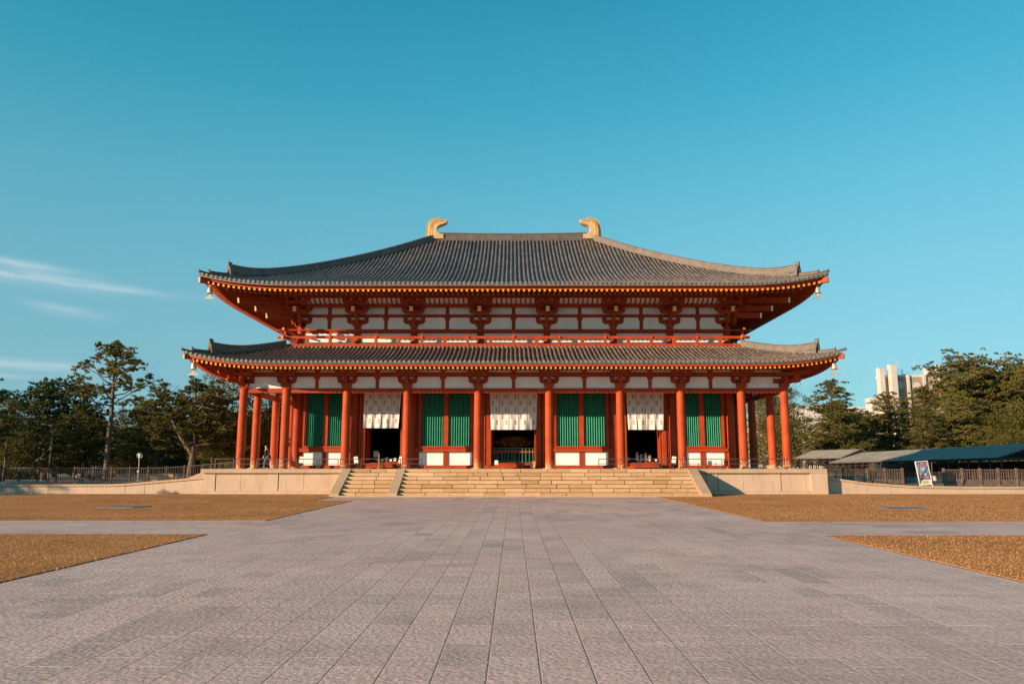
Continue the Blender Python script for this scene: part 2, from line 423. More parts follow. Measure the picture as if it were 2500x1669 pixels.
def column_mb(r, z0, z1, base=False):
    b = MB()
    pr = [(r, z0), (r * 1.005, z0 + (z1 - z0) * 0.3), (r * 0.99, z0 + (z1 - z0) * 0.6), (r * 0.93, z1)]
    b.lathe(0, 0, pr, 28)
    if base:
        b.mi = 1; b.lathe(0, 0, [(r + 0.16, z0 - 0.02), (r + 0.16, z0 + 0.02), (r + 0.12, z0 + 0.035)], 28)
    return b
col0 = column_mb(0.285, PZ, 6.98, True).build('column', ['redcol', 'capstone'], hall)
first = True
for x in COLX:
    for y in COLY:
        if not (x in (COLX[0], COLX[-1]) or y in (COLY[0], COLY[-1])): continue
        if first: col0.location = (x, y, 0); first = False; continue
        dup(col0, hall, (x, y, 0))
ICX = COLX[1:-1]; ICY = COLY[1:-1]
ic0 = column_mb(0.30, PZ, 10.2, True).build('column', ['redboard', 'capstone'], hall); ic0.location = (ICX[0], ICY[0], 0)
uc0 = column_mb(0.27, 10.1, 11.69).build('upper_column', ['red'], hall); uc0.location = (ICX[0], ICY[0], 0)
for x in ICX:
    for y in ICY:
        if (x, y) == (ICX[0], ICY[0]) or not (x in (ICX[0], ICX[-1]) or y in (ICY[0], ICY[-1])): continue
        dup(ic0, hall, (x, y, 0)); dup(uc0, hall, (x, y, 0))

# bracket pieces
def hijiki_poly(h, z0, z1):
    c = []
    for k in range(6):
        a = PI / 2 * k / 5
        c.append((h - 0.30 * (1 - math.sin(a)) , z0 + (z1 - z0) * 0.75 * (1 - math.cos(a))))
    right = c + [(h, z1)]
    left = [(-x, z) for x, z in reversed(right)]
    return right + left
def masu(b, x, y, z0, z1, w):
    b.frustum(x, y, z0, z0 + (z1 - z0) * 0.45, w * 0.34, w * 0.34, w * 0.5, w * 0.5)
    b.frustum(x, y, z0 + (z1 - z0) * 0.45, z1, w * 0.5, w * 0.5, w * 0.5, w * 0.5)
def daito(b, z0, z1, w):
    zm = z0 + (z1 - z0) * 0.45
    b.frustum(0, 0, z0, z0 + 0.05, w * 0.36, w * 0.36, w * 0.37, w * 0.37)
    b.frustum(0, 0, z0 + 0.05, zm, w * 0.37, w * 0.37, w * 0.5, w * 0.5)
    b.frustum(0, 0, zm, z1, w * 0.5, w * 0.5, w * 0.5, w * 0.5)
def arm_out(b, o, z0, z1, w, back=0.5):
    # arm running outward (-Y), rounded nose
    p = []
    for k in range(6):
        a = PI / 2 * k / 5
        p.append((-o + 0.26 * (1 - math.sin(a)), z0 + (z1 - z0) * 0.75 * (1 - math.cos(a))))
    poly = [(back, z0)] + [(x, z) for x, z in p] + [(-o, z1), (back, z1)]
    b.prism(poly, -w / 2, w / 2, 'x')

def lower_bracket():
    b = MB()
    daito(b, 6.95, 7.33, 0.66)
    b.prism(hijiki_poly(0.66, 7.30, 7.60), -0.11, 0.11)
    for s in (-1, 1): masu(b, s * 0.53, 0, 7.60, 7.76, 0.30)
    masu(b, 0, 0, 7.60, 7.76, 0.28)
    arm_out(b, 0.78, 7.31, 7.62, 0.22, 0.7)
    masu(b, 0, -0.62, 7.62, 7.78, 0.30)
    b.T = Matrix.Translation((0, -0.62, 0)); b.prism(hijiki_poly(0.70, 7.78, 8.02), -0.11, 0.11)
    for s in (-1, 0, 1): masu(b, s * 0.56, 0, 8.02, 8.15, 0.28)
    b.T = None
    return b
def upper_bracket(diag=False):
    b = MB()
    daito(b, 11.66, 11.93, 0.64)
    if not diag:
        b.prism(hijiki_poly(0.79, 11.91, 12.24), -0.12, 0.12)
        for s in (-1, 1): masu(b, s * 0.64, 0, 12.22, 12.40, 0.32)
        for s in (-1, 1): masu(b, s * 0.64, 0, 13.16, 13.33, 0.32)
        b.prism(hijiki_poly(0.79, 12.86, 13.18), -0.12, 0.12)
        for yo, z, h in ((-0.74, 12.58, 0.80), (-1.5, 13.10, 0.84)):
            b.T = Matrix.Translation((0, yo, 0)); b.prism(hijiki_poly(h, z, z + 0.28), -0.12, 0.12)
            for s in (-1, 0, 1): masu(b, s * (h - 0.15), 0, z + 0.28, z + 0.43, 0.30)
            b.T = None
    k = 1.32 if diag else 1.0
    arm_out(b, 0.60 * k, 11.93, 12.24, 0.25, 0.6)
    masu(b, 0, -0.50 * k, 12.24, 12.38, 0.30)
    arm_out(b, 0.92 * k, 12.36, 12.62, 0.25, 0.6)
    b.mi = 0
    if diag:
        for d, z, w in ((1.95 * 1.41, 12.20, 0.2), (2.55 * 1.41, 12.58, 0.24), (3.45 * 1.41, 12.98, 0.24)):
            b.bar((0, 0.6, z + (d + 0.6) * 0.13), (0, -d, z), 0.24, 0.36, 1)
        for d, z in ((0.9, 12.45), (1.9, 12.85), (2.5, 13.1), (3.1, 13.3)):
            masu(b, 0, -d, z, z + 0.2, 0.34)
    else:
        b.bar((0, 1.0, 13.80), (0, -1.98, 12.68), 0.25, 0.36, 1)
    return b
br = lower_bracket().build('bracket', ['red'], hall); br.location = (COLX[1], 0, 0)
for x in COLX[2:-1]: dup(br, hall, (x, 0, 0))
for x in COLX[1:-1]: dup(br, hall, (x, 23.0, 0), PI)
for y in COLY[1:-1]: dup(br, hall, (COLX[0], y, 0), -PI / 2); dup(br, hall, (COLX[-1], y, 0), PI / 2)
cb = lower_bracket(); cb.T = Matrix.Rotation(-PI / 4, 4, 'Z'); arm_out(cb, 1.25, 7.31, 7.62, 0.24, 0.7); masu(cb, 0, -1.0, 7.62, 7.8, 0.3)
arm_out(cb, 1.9, 7.80, 8.10, 0.22, 0.7)
cb.T = Matrix.Rotation(-PI / 2, 4, 'Z'); arm_out(cb, 0.78, 7.31, 7.62, 0.22, 0.7)
cb.T = Matrix.Translation((-0.62, 0, 0)) @ Matrix.Rotation(PI / 2, 4, 'Z'); cb.prism(hijiki_poly(0.70, 7.78, 8.02), -0.11, 0.11); cb.T = None
cbo = cb.build('corner_bracket', ['red'], hall); cbo.location = (COLX[0], 0, 0)
for x, y, a in ((COLX[-1], 0, PI / 2), (COLX[-1], 23.0, PI), (COLX[0], 23.0, -PI / 2)): dup(cbo, hall, (x, y, 0), a)
ub = upper_bracket().build('bracket', ['red', 'brass'], hall); ub.location = (ICX[0], ICY[0], 0)
for x in ICX[1:]: dup(ub, hall, (x, ICY[0], 0))
for x in ICX: dup(ub, hall, (x, ICY[-1], 0), PI)
for y in ICY: dup(ub, hall, (ICX[0], y, 0), -PI / 2); dup(ub, hall, (ICX[-1], y, 0), PI / 2)
udg = upper_bracket(True).build('corner_bracket', ['red', 'brass'], hall); udg.location = (ICX[0], ICY[0], 0); udg.rotation_euler = (0, 0, -PI / 4)
for x, y, a in ((ICX[-1], ICY[0], PI / 4), (ICX[-1], ICY[-1], 3 * PI / 4), (ICX[0], ICY[-1], -3 * PI / 4)): dup(udg, hall, (x, y, 0), a)

# rows between columns: local u along the side, d = depth behind the column line (positive inward)
def side_T(k, hx, y0, y1):
    # 0 front, 1 right, 2 back, 3 left ; maps (u, v, z): v inward from the line
    if k == 0: return Matrix.Translation((0, y0, 0))
    if k == 2: return Matrix.Translation((0, y1, 0)) @ Matrix.Rotation(PI, 4, 'Z')
    if k == 1: return Matrix.Translation((hx, (y0 + y1) / 2, 0)) @ Matrix.Rotation(PI / 2, 4, 'Z')
    return Matrix.Translation((-hx, (y0 + y1) / 2, 0)) @ Matrix.Rotation(-PI / 2, 4, 'Z')
SX_F = COLX; SX_S = [y - 11.5 for y in COLY]
for k in range(4):
    us = SX_F if k % 2 == 0 else SX_S
    T = side_T(k, 18.3, 0, 23.0)
    hu = us[-1]
    b = MB(); b.T = T
    for a, c in zip(us, us[1:]):
        b.box(a + 0.20, c - 0.20, -0.10, 0.10, 6.67, 6.99)
    b.build('tie_beam', ['red'], hall)
    b = MB(); b.T = T
    b.box(-hu - 0.5, hu + 0.5, -0.11, 0.11, 7.762, 8.05); b.box(-hu - 1.0, hu + 1.0, -0.74, -0.50, 8.15, 8.34)
    for a, c in zip(us, us[1:]):
        if c - a < 3.2 : continue
        m = (a + c) / 2
        b.box(m - 0.11, m + 0.11, -0.09, 0.09, 6.99, 7.60); b.frustum(m, 0, 7.56, 7.66, 0.11, 0.11, 0.2, 0.12); b.box(m - 0.2, m + 0.2, -0.115, 0.115, 7.66, 7.76)
        b.frustum(m, 0, 8.05, 8.16, 0.09, 0.1, 0.19, 0.12); b.box(m - 0.19, m + 0.19, -0.12, 0.12, 8.16, 8.30)
    b.build('head_beam', ['red'], hall)
    b = MB(); b.T = T
    b.box(-hu + 0.1, hu - 0.1, -0.03, 0.03, 6.992, 7.758); b.box(-hu + 0.1, hu - 0.1, -0.03, 0.03, 8.052, 8.60)
    b.build('plaster_panel', ['plaster'], hall)
# upper storey walls
UX = ICX; UY = [y - 11.5 for y in ICY]
for k in range(4):
    us = UX if k % 2 == 0 else UY
    T = side_T(k, 15.4, 2.9, 20.1); hu = us[-1]
    b = MB(); b.T = T
    b.box(-hu - 0.1, hu + 0.1, -0.09, 0.09, 11.24, 11.52)
    b.box(-hu - 0.9, hu + 0.9, -0.12, 0.12, 12.402, 12.63); b.box(-hu - 0.9, hu + 0.9, -0.12, 0.12, 13.332, 13.60)
    b.box(-hu - 1.4, hu + 1.4, -0.86, -0.62, 13.03, 13.25); b.box(-hu - 2.2, hu + 2.2, -1.63, -1.37, 13.56, 13.83)
    for a, c in zip(us, us[1:]):
        m = (a + c) / 2
        b.box(m - 0.13, m + 0.13, -0.1, 0.1, 11.52, 12.25); b.frustum(m, 0, 12.18, 12.28, 0.13, 0.13, 0.21, 0.14); b.box(m - 0.21, m + 0.21, -0.14, 0.14, 12.28, 12.40)
        b.box(m - 0.13, m + 0.13, -0.1, 0.1, 12.632, 13.16); b.frustum(m, 0, 13.10, 13.2, 0.13, 0.13, 0.21, 0.14); b.box(m - 0.21, m + 0.21, -0.14, 0.14, 13.2, 13.33)
    n = int(hu * 2 / 0.34)
    for i in range(n):
        u = -hu + (i + 0.5) * 2 * hu / n
        b.bar((u, -0.80, 13.24), (u, -1.42, 13.62), 0.09, 0.07)
    b.build('upper_beam', ['red'], hall)
    b = MB(); b.T = T
    b.box(-hu, hu, -0.075, 0.04, 10.0, 13.9)
    b.add([(-hu, -0.72, 13.25), (hu, -0.72, 13.25), (hu, -1.42, 13.70), (-hu, -1.42, 13.70), (-hu, -0.68, 13.27), (hu, -0.68, 13.27), (hu, -1.40, 13.74), (-hu, -1.40, 13.74)], [(0, 1, 2, 3), (7, 6, 5, 4), (0, 4, 5, 1), (2, 6, 7, 3)])
    b.build('plaster_panel', ['plaster'], hall)

# balcony
bal = MB(); BX, BY0, BY1 = 16.35, 2.03, 20.97
for k in range(4):
    hx, hu = (BX, BX) if k % 2 == 0 else (BX, (BY1 - BY0) / 2)
    bal.T = side_T(k, BX, BY0, BY1)
    bal.box(-hu, hu, 0.0, 0.14, 10.15, 10.36); bal.box(-hu + .14, hu - .14, 0.14, 0.92, 10.2, 10.3)
bal.T = None
balo = bal.build('balcony', ['red'], hall)
rl = MB()
for k in range(4):
    hu = BX if k % 2 == 0 else (BY1 - BY0) / 2
    rl.T = side_T(k, BX, BY0, BY1)
    rl.mi = 0; rl.box(-hu - 0.5, hu + 0.5, 0.03, 0.13, 10.74, 10.92)
    rl.mi = 0; rl.tube([(-hu - 0.55, 0.08, 11.36), (hu + 0.55, 0.08, 11.36)], 0.068, 10)
    rl.mi = 1
    for s in (-1, 1):
        for z0, z1 in ((10.17, 10.36), (10.76, 10.92)):
            rl.box(s * hu - 0.2, s * hu + 0.2, -0.035, -0.005, z0 - 0.0, z1 + 0.02)
        rl.tube([(s * (hu + 0.551), 0.08, 11.36), (s * (hu + 0.60), 0.08, 11.36)], 0.075, 10)
rl.T = None
rl.build('rail', ['red', 'brass'], balo)
post = MB(); post.box(-0.10, 0.10, -0.03, 0.17, 10.36, 10.92); post.frustum(0, 0.07, 10.92, 11.16, 0.085, 0.085, 0.055, 0.06); post.frustum(0, 0.07, 11.16, 11.30, 0.055, 0.06, 0.12, 0.09)
post.mi = 1
for z in (10.26, 10.83): post.T = Matrix.Translation((0, -0.03, z)) @ Matrix.Rotation(PI / 2, 4, 'X'); post.lathe(0, 0, [(0.045, 0), (0.04, 0.025), (0.015, 0.045)], 10)
post.T = None
po = post.build('post', ['red', 'brass'], balo)
sh = MB(); sh.box(-0.13, 0.13, 0.02, 0.12, 10.36, 10.74); so = sh.build('strut', ['red'], balo)
used = False
for k in range(4):
    hu = BX if k % 2 == 0 else (BY1 - BY0) / 2
    n = 10 if k % 2 == 0 else 6
    T = side_T(k, BX, BY0, BY1); a = T.to_euler().z
    for i in range(n + 1):
        u = -hu + i * 2 * hu / n
        u = max(-hu + 0.02, min(hu - 0.02, u))
        l = T @ Vector((u, 0.0, 0))
        if not used: po.location = l; po.rotation_euler = (0, 0, a)
        elif not (k in (1, 3) and i in (0, n)): dup(po, balo, l, a)
        if i < n:
            l = T @ Vector((-hu + (i + 0.5) * 2 * hu / n, 0, 0))
            if not used: so.location = l; so.rotation_euler = (0, 0, a); used = True
            else: dup(so, balo, l, a)

# ------------------------------------------------------------------ roofs
def lift_fn(L, c0, p):
    return lambda c: L * max(0.0, (c0 - c) / c0) ** p
def make_roof(name, HX, HY, cy, vmax, zfun, lift, ztile, spacing, ztop_v):
    """tiled hip roof (or skirt of width vmax) : local u along the eave, v inward"""
    roof = MB(); ends = MB(); jit = random.Random(17)
    for k in range(4):
        hu = HX if k % 2 == 0 else HY
        T = side_T(k, HX, cy - HY, cy + HY)
        n = int(round(2 * hu / spacing)); w = 2 * hu / n
        K = 12
        def vm(u): return min(vmax, hu - abs(u))
        def zz(u, v): return zfun(v) + lift(hu - abs(u))
        # pans
        roof.T = T; roof.mi = 0; roof.sm = True
        us = []
        for i in range(n + 1): us.append(-hu + i * w)
        vs = []
        for u in us:
            m = vm(u)
            for j in range(K + 1): v = m * j / K; vs.append((u, v, zz(u, v)))
        fs = []
        for i in range(n):
            for j in range(K):
                a = i * (K + 1) + j; fs.append((a, a + K + 1, a + K + 2, a + 1))
        roof.add(vs, fs)
        # barrel rows
        for i in range(n):
            u = -hu + (i + 0.5) * w + jit.uniform(-0.014, 0.014); m = vm(u)
            if m < 0.15: continue
            kk = max(2, int(K * m / vmax) + 1); r = 0.088 + jit.uniform(-0.004, 0.004); dzr = jit.uniform(-0.008, 0.008)
            v_ = []; f_ = []
            prof = [(-1, -0.3), (-0.85, 0.55), (-0.35, 0.98), (0.35, 0.98), (0.85, 0.55), (1, -0.3)]
            for j in range(kk + 1):
                v = -0.06 + (m + 0.06) * j / kk
                z = zz(u, max(v, 0))
                for a, c in prof: v_.append((u + a * r, v, z + 0.035 + dzr + c * r + (0.008 if j % 2 else 0)))
            for j in range(kk):
                for q in range(5): a = j * 6 + q; f_.append((a, a + 6, a + 7, a + 1))
            roof.add(v_, f_)
            ends.T = T; z = zz(u, 0) + 0.045
            rr = 0.105
            ends.add([(u + rr * math.cos(t * PI / 6), -0.085, z + rr * math.sin(t * PI / 6)) for t in range(12)] + [(u + rr * math.cos(t * PI / 6), -0.02, z + rr * math.sin(t * PI / 6)) for t in range(12)],
                     [tuple(range(12))] + [(t, t + 12, (t + 1) % 12 + 12, (t + 1) % 12) for t in range(12)])
            ends.add([(u + 0.07 * math.cos(t * PI / 4), -0.092, z + 0.07 * math.sin(t * PI / 4)) for t in range(8)], [tuple(range(8))])
            # curved edge of the pan tile between the barrels
            e = []
            for t in range(5): a = -1 + t * 0.5; e.append((u + w / 2 + a * (w / 2 - 0.07), -0.05, zz(u, 0) - 0.015 - 0.05 * (1 - a * a)))
            for t in range(5): a = 1 - t * 0.5; e.append((u + w / 2 + a * (w / 2 - 0.07), -0.05, zz(u, 0) + 0.035 - 0.02 * (1 - a * a)))
            if i < n - 1: ends.add(e, [tuple(range(10))])
    roof.T = None; roof.sm = False
    o = roof.build(name, ['tile'], hall, fixn=False)
    ends.T = None
    ends.build('eave_tile_ends', ['tileend'], o)
    return o

def eave_sweep(b, HX, HY, cy, lift, sec, taper=0):
    """closed section [(v, z)] swept round the whole eave, following the upturn"""
    for k in range(4):
        hu = HX if k % 2 == 0 else HY
        b.T = side_T(k, HX, cy - HY, cy + HY)
        us = [-1 + i / 24 for i in range(49)]
        us = [math.copysign(abs(t) ** 0.6, t) for t in us]
        n = len(sec); vs = []
        for t in us:
            for v, z in sec:
                u = t * (hu - v); 
                f = max(0.0, 1 - v / taper) if taper else 1
                vs.append((u, v, z + lift(hu - abs(t * hu)) * f))
        fs = [(i * n + q, (i + 1) * n + q, (i + 1) * n + (q + 1) % n, i * n + (q + 1) % n) for i in range(len(us) - 1) for q in range(n)]
        b.add(vs, fs)
    b.T = None

# upper roof
UHX, UHY = 20.75, 14.0
def z_up(v): s = v / 14.0; return 13.66 + 7.10 * (0.64 * s + 0.36 * s * s)
lift_up = lift_fn(0.66, 7.4, 3.0)
up_roof = make_roof('upper_roof', UHX, UHY, 11.5, 14.0, z_up, lift_up, 13.70, 0.31, 14.0)
LHX, LHY = 21.25, 14.45
def z_lo(v): s = v / 5.0; return 8.37 + 1.72 * (0.78 * s + 0.22 * s * s)
lift_lo = lift_fn(0.66, 7.0, 3.0)
lo_roof = make_roof('lower_roof', LHX, LHY, 11.5, 5.02, z_lo, lift_lo, 8.41, 0.30, 5.0)

b = MB(); eave_sweep(b, UHX, UHY, 11.5, lift_up, [(0.0, 13.55), (0.0, 13.595), (0.50, 13.66), (0.50, 13.57)]); b.build('eave_edge_strip', ['lightstrip'], up_roof)
b = MB(); eave_sweep(b, LHX, LHY, 11.5, lift_lo, [(0.02, 8.275), (0.02, 8.325), (0.30, 8.35), (0.30, 8.28)]); b.build('eave_edge_strip', ['lightstrip'], lo_roof)
b = MB(); eave_sweep(b, UHX, UHY, 11.5, lift_up, [(0.30, 13.34), (0.29, 13.55), (0.42, 13.55), (0.42, 13.36)])
eave_sweep(b, UHX, UHY, 11.5, lift_up, [(0.40, 13.37), (0.40, 13.54), (1.65, 13.80), (1.65, 13.62)], 9)
eave_sweep(b, UHX, UHY, 11.5, lift_up, [(1.42, 13.42), (1.42, 13.64), (1.60, 13.66), (1.60, 13.44)], 9)
eave_sweep(b, UHX, UHY, 11.5, lift_up, [(1.5, 13.50), (1.5, 13.60), (5.5, 14.80), (5.5, 14.70)], 9)
b.build('eave_board', ['red'], up_roof)
b = MB(); eave_sweep(b, LHX, LHY, 11.5, lift_lo, [(0.07, 8.14), (0.05, 8.272), (0.32, 8.275), (0.32, 8.15)])
eave_sweep(b, LHX, LHY, 11.5, lift_lo, [(0.20, 8.15), (0.20, 8.27), (1.2, 8.44), (1.2, 8.34)], 9)
eave_sweep(b, LHX, LHY, 11.5, lift_lo, [(0.98, 8.14), (0.98, 8.36), (1.12, 8.37), (1.12, 8.16)], 9)
eave_sweep(b, LHX, LHY, 11.5, lift_lo, [(1.05, 8.20), (1.05, 8.30), (6.0, 9.30), (6.0, 9.20)], 9)
b.build('eave_board', ['red'], lo_roof)

# rafters: flying rafters with gilded ends, round base rafters under them
def rafter_set(roofo, HX, HY, lift, sp, fly, base, tapr):
    (fv0, fz0, fv1, fz1, fw, fh) = fly; (bv0, bz0, bv1, bz1, br_) = base
    rest = MB(); done = 0; tot = 0
    for k in range(4):
        hu = HX if k % 2 == 0 else HY
        T = side_T(k, HX, 11.5 - HY, 11.5 + HY)
        n = int(round((2 * hu - 1.0) / sp)); w = (2 * hu - 1.0) / n
        for i in range(n + 1):
            u = -hu + 0.5 + i * w; c = hu - abs(u); m = c - 0.15
            L = lift(c)
            def raf(b):
                if m > fv0 + 0.15:
                    e = min(m, fv1); t = (e - fv0) / (fv1 - fv0)
                    b.bar((u, e, fz0 + (fz1 - fz0) * t + L * (1 - e / 9)), (u, fv0, fz0 + L), fw, fh, 1)
            if k == 0 and abs(i - n / 2) <= 25 and done < 50:
                b = MB(); b.T = T; raf(b); b.build('rafter', ['red', 'gold'], roofo); done += 1
            else:
                rest.T = T; raf(rest)
            if m > bv0 + 0.15:
                e = min(m, bv1); t = (e - bv0) / (bv1 - bv0)
                rest.T = T
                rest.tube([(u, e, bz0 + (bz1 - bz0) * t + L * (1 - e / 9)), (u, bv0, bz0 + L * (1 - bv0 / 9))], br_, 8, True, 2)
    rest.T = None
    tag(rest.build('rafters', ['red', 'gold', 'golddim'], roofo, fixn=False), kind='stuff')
rafter_set(up_roof, UHX, UHY, lift_up, 0.342, (0.16, 13.26, 1.62, 13.53, 0.13, 0.15), (1.35, 13.30, 5.4, 14.55, 0.075), 9)
rafter_set(lo_roof, LHX, LHY, lift_lo, 0.300, (0.16, 8.055, 1.2, 8.25, 0.12, 0.155), (0.95, 8.05, 5.9, 9.12, 0.07), 9)

# hip and corner rafters
for roofo, HX, HY, lift, z0, z1, v1, wz in ((up_roof, UHX, UHY, lift_up, 13.25, 14.3, 5.3, 0.34), (lo_roof, LHX, LHY, lift_lo, 8.1, 8.95, 5.8, 0.30)):
    L = lift(0)
    for sx in (-1, 1):
        for sy in (-1, 1):
            X = lambda v: sx * (HX - v); Y = lambda v: 11.5 + sy * (HY - v)
            b = MB()
            b.bar((X(v1), Y(v1), z1), (X(1.3), Y(1.3), z0 + L * 0.72), 0.24, wz, 1)
            b.bar((X(1.8), Y(1.8), z0 + L * 0.70 + wz * 0.9), (X(-0.02), Y(-0.02), z0 + L + 0.02), 0.26, wz * 1.05, 1)
            b.build('corner_rafter', ['red', 'brass'], roofo)

# stacked-tile hip ridges with upturned end tiles
def ridge_wall(b, pts, w, h, cap=True):
    """wall of stacked tiles along pts (bottom centres) with projecting courses"""
    pts = [Vector(p) for p in pts]
    n = len(pts)
    sec = [(-w / 2, 0), (-w / 2, h * 0.18), (-w / 2 - 0.03, h * 0.20), (-w / 2 - 0.03, h * 0.26), (-w / 2 + 0.01, h * 0.28), (-w / 2 + 0.02, h * 0.52), (-w / 2 - 0.01, h * 0.54), (-w / 2 - 0.01, h * 0.58), (-w / 2 + 0.04, h * 0.60), (-w / 2 + 0.05, h * 0.80),
           (-w / 2 - 0.0, h * 0.82), (-w / 2 + 0.0, h * 0.88), (-w * 0.22, h * 0.90), (-w * 0.17, h * 0.98), (0, h * 1.04)]
    sec = sec + [(-x, z) for x, z in reversed(sec[:-1])]
    vs = []
    for i, p in enumerate(pts):
        d = pts[min(i + 1, n - 1)] - pts[max(0, i - 1)]; d.z = 0; d.normalize(); r = Vector((d.y, -d.x, 0))
        for x, z in sec: vs.append(p + r * x + Vector((0, 0, z)))
    m = len(sec)
    fs = [(i * m + q, (i + 1) * m + q, (i + 1) * m + (q + 1) % m, i * m + (q + 1) % m) for i in range(n - 1) for q in range(m)]
    fs += [tuple(range(m)), tuple(range((n - 1) * m, n * m))[::-1]]
    b.add(vs, fs)
def end_tile(b, p, dirv, s):
    """upturned ogre-tile plate: rounded face with a raised tip"""
    d = Vector((dirv[0], dirv[1], 0)).normalized(); r = Vector((d.y, -d.x, 0))
    out = [(-0.30, 0), (-0.33, 0.30), (-0.24, 0.58), (-0.10, 0.74), (-0.07, 0.94), (0, 1.04), (0.07, 0.94), (0.10, 0.74), (0.24, 0.58), (0.33, 0.30), (0.30, 0)]
    P = Vector(p)
    f = [P + r * x * s + Vector((0, 0, z * s)) + d * (0.10 + 0.10 * z) * s for x, z in out]
    k = [P + r * x * s * 0.9 + Vector((0, 0, z * s * 0.97)) - d * 0.08 * s for x, z in out]
    n = len(out)
    b.add(f + k, [tuple(range(n)), tuple(range(2 * n - 1, n - 1, -1))] + [(i, i + n, (i + 1) % n + n, (i + 1) % n) for i in range(n)])
    c = P + d * 0.2 * s + Vector((0, 0, 0.35 * s))
    b.tube([c, c + d * 0.05], [0.15 * s, 0.09 * s], 10)
for roofo, HX, HY, zf, lift, v_end, vtop, h in ((up_roof, UHX, UHY, z_up, lift_up, 1.45, 14.0, 0.56), (lo_roof, LHX, LHY, z_lo, lift_lo, 1.25, 4.95, 0.50)):
    for sx in (-1, 1):
        for sy in (-1, 1):
            b = MB()
            def P(v, dz=0): return (sx * (HX - v), 11.5 + sy * (HY - v), zf(max(v, 0)) + lift(max(v, 0)) + dz)
            K = 26
            pts = []
            for i in range(K + 1):
                v = vtop + (v_end - vtop) * i / K
                e = max(0, 1 - (v - v_end) / 2.2); pts.append(P(v, 0.02 + 0.30 * e ** 2.2))
            # fill under the raised end
            ridge_wall(b, pts, 0.36, h)
            b.add([], [])
            low = [P(v_end + 2.2 * (1 - i / 8.0), 0.0) for i in range(9)]
            ridge_wall(b, low, 0.30, 0.34)
            dv = (sx, sy)
            pe = pts[-1]; end_tile(b, (pe[0], pe[1], pe[2] - 0.30), dv, 0.98)
            pts2 = [P(v_end * (1 - i / 10.0) + 0.0, 0.02 + 0.15 * (i / 10.0) ** 2.5) for i in range(8)]
            ridge_wall(b, pts2, 0.26, 0.24)
            pe = pts2[-1]; end_tile(b, (pe[0], pe[1], pe[2] - 0.05), dv, 0.38)
            pts3 = [P(v_end * 0.3 - i * 0.12, 0.02 + 0.03 * i) for i in range(5)]
            ridge_wall(b, pts3, 0.20, 0.13)
            pe = pts3[-1]; end_tile(b, (pe[0], pe[1], pe[2] - 0.05), dv, 0.24)
            b.build('hip_ridge', ['tilewall'], roofo)
# main ridge, sagging gently
b = MB()
pts = [(x, 11.5, 20.62 + 0.10 * (abs(x) / 6.8) ** 2) for x in [-6.3 + 12.6 * i / 20 for i in range(21)]]
ridge_wall(b, pts, 0.5, 0.74)
b.build('main_ridge', ['tilewall'], up_roof)
b = MB()
for s in (-1, 1): ridge_wall(b, [(s * 5.8, 11.5, 20.45), (s * 7.0, 11.5, 20.50)], 0.62, 0.3)
b.build('ridge_base', ['tilewall'], up_roof)
# top of the skirt roof against the balcony
b = MB()
for k in range(4):
    hu = 16.36 if k % 2 == 0 else (BY1 - BY0) / 2
    b.T = side_T(k, 16.36, BY0 - 0.01, BY1 + 0.01); b.box(-hu, hu, -0.10, 0.15, 10.0, 10.13)
b.T = None; b.build('flashing_course', ['lightstrip'], lo_roof)

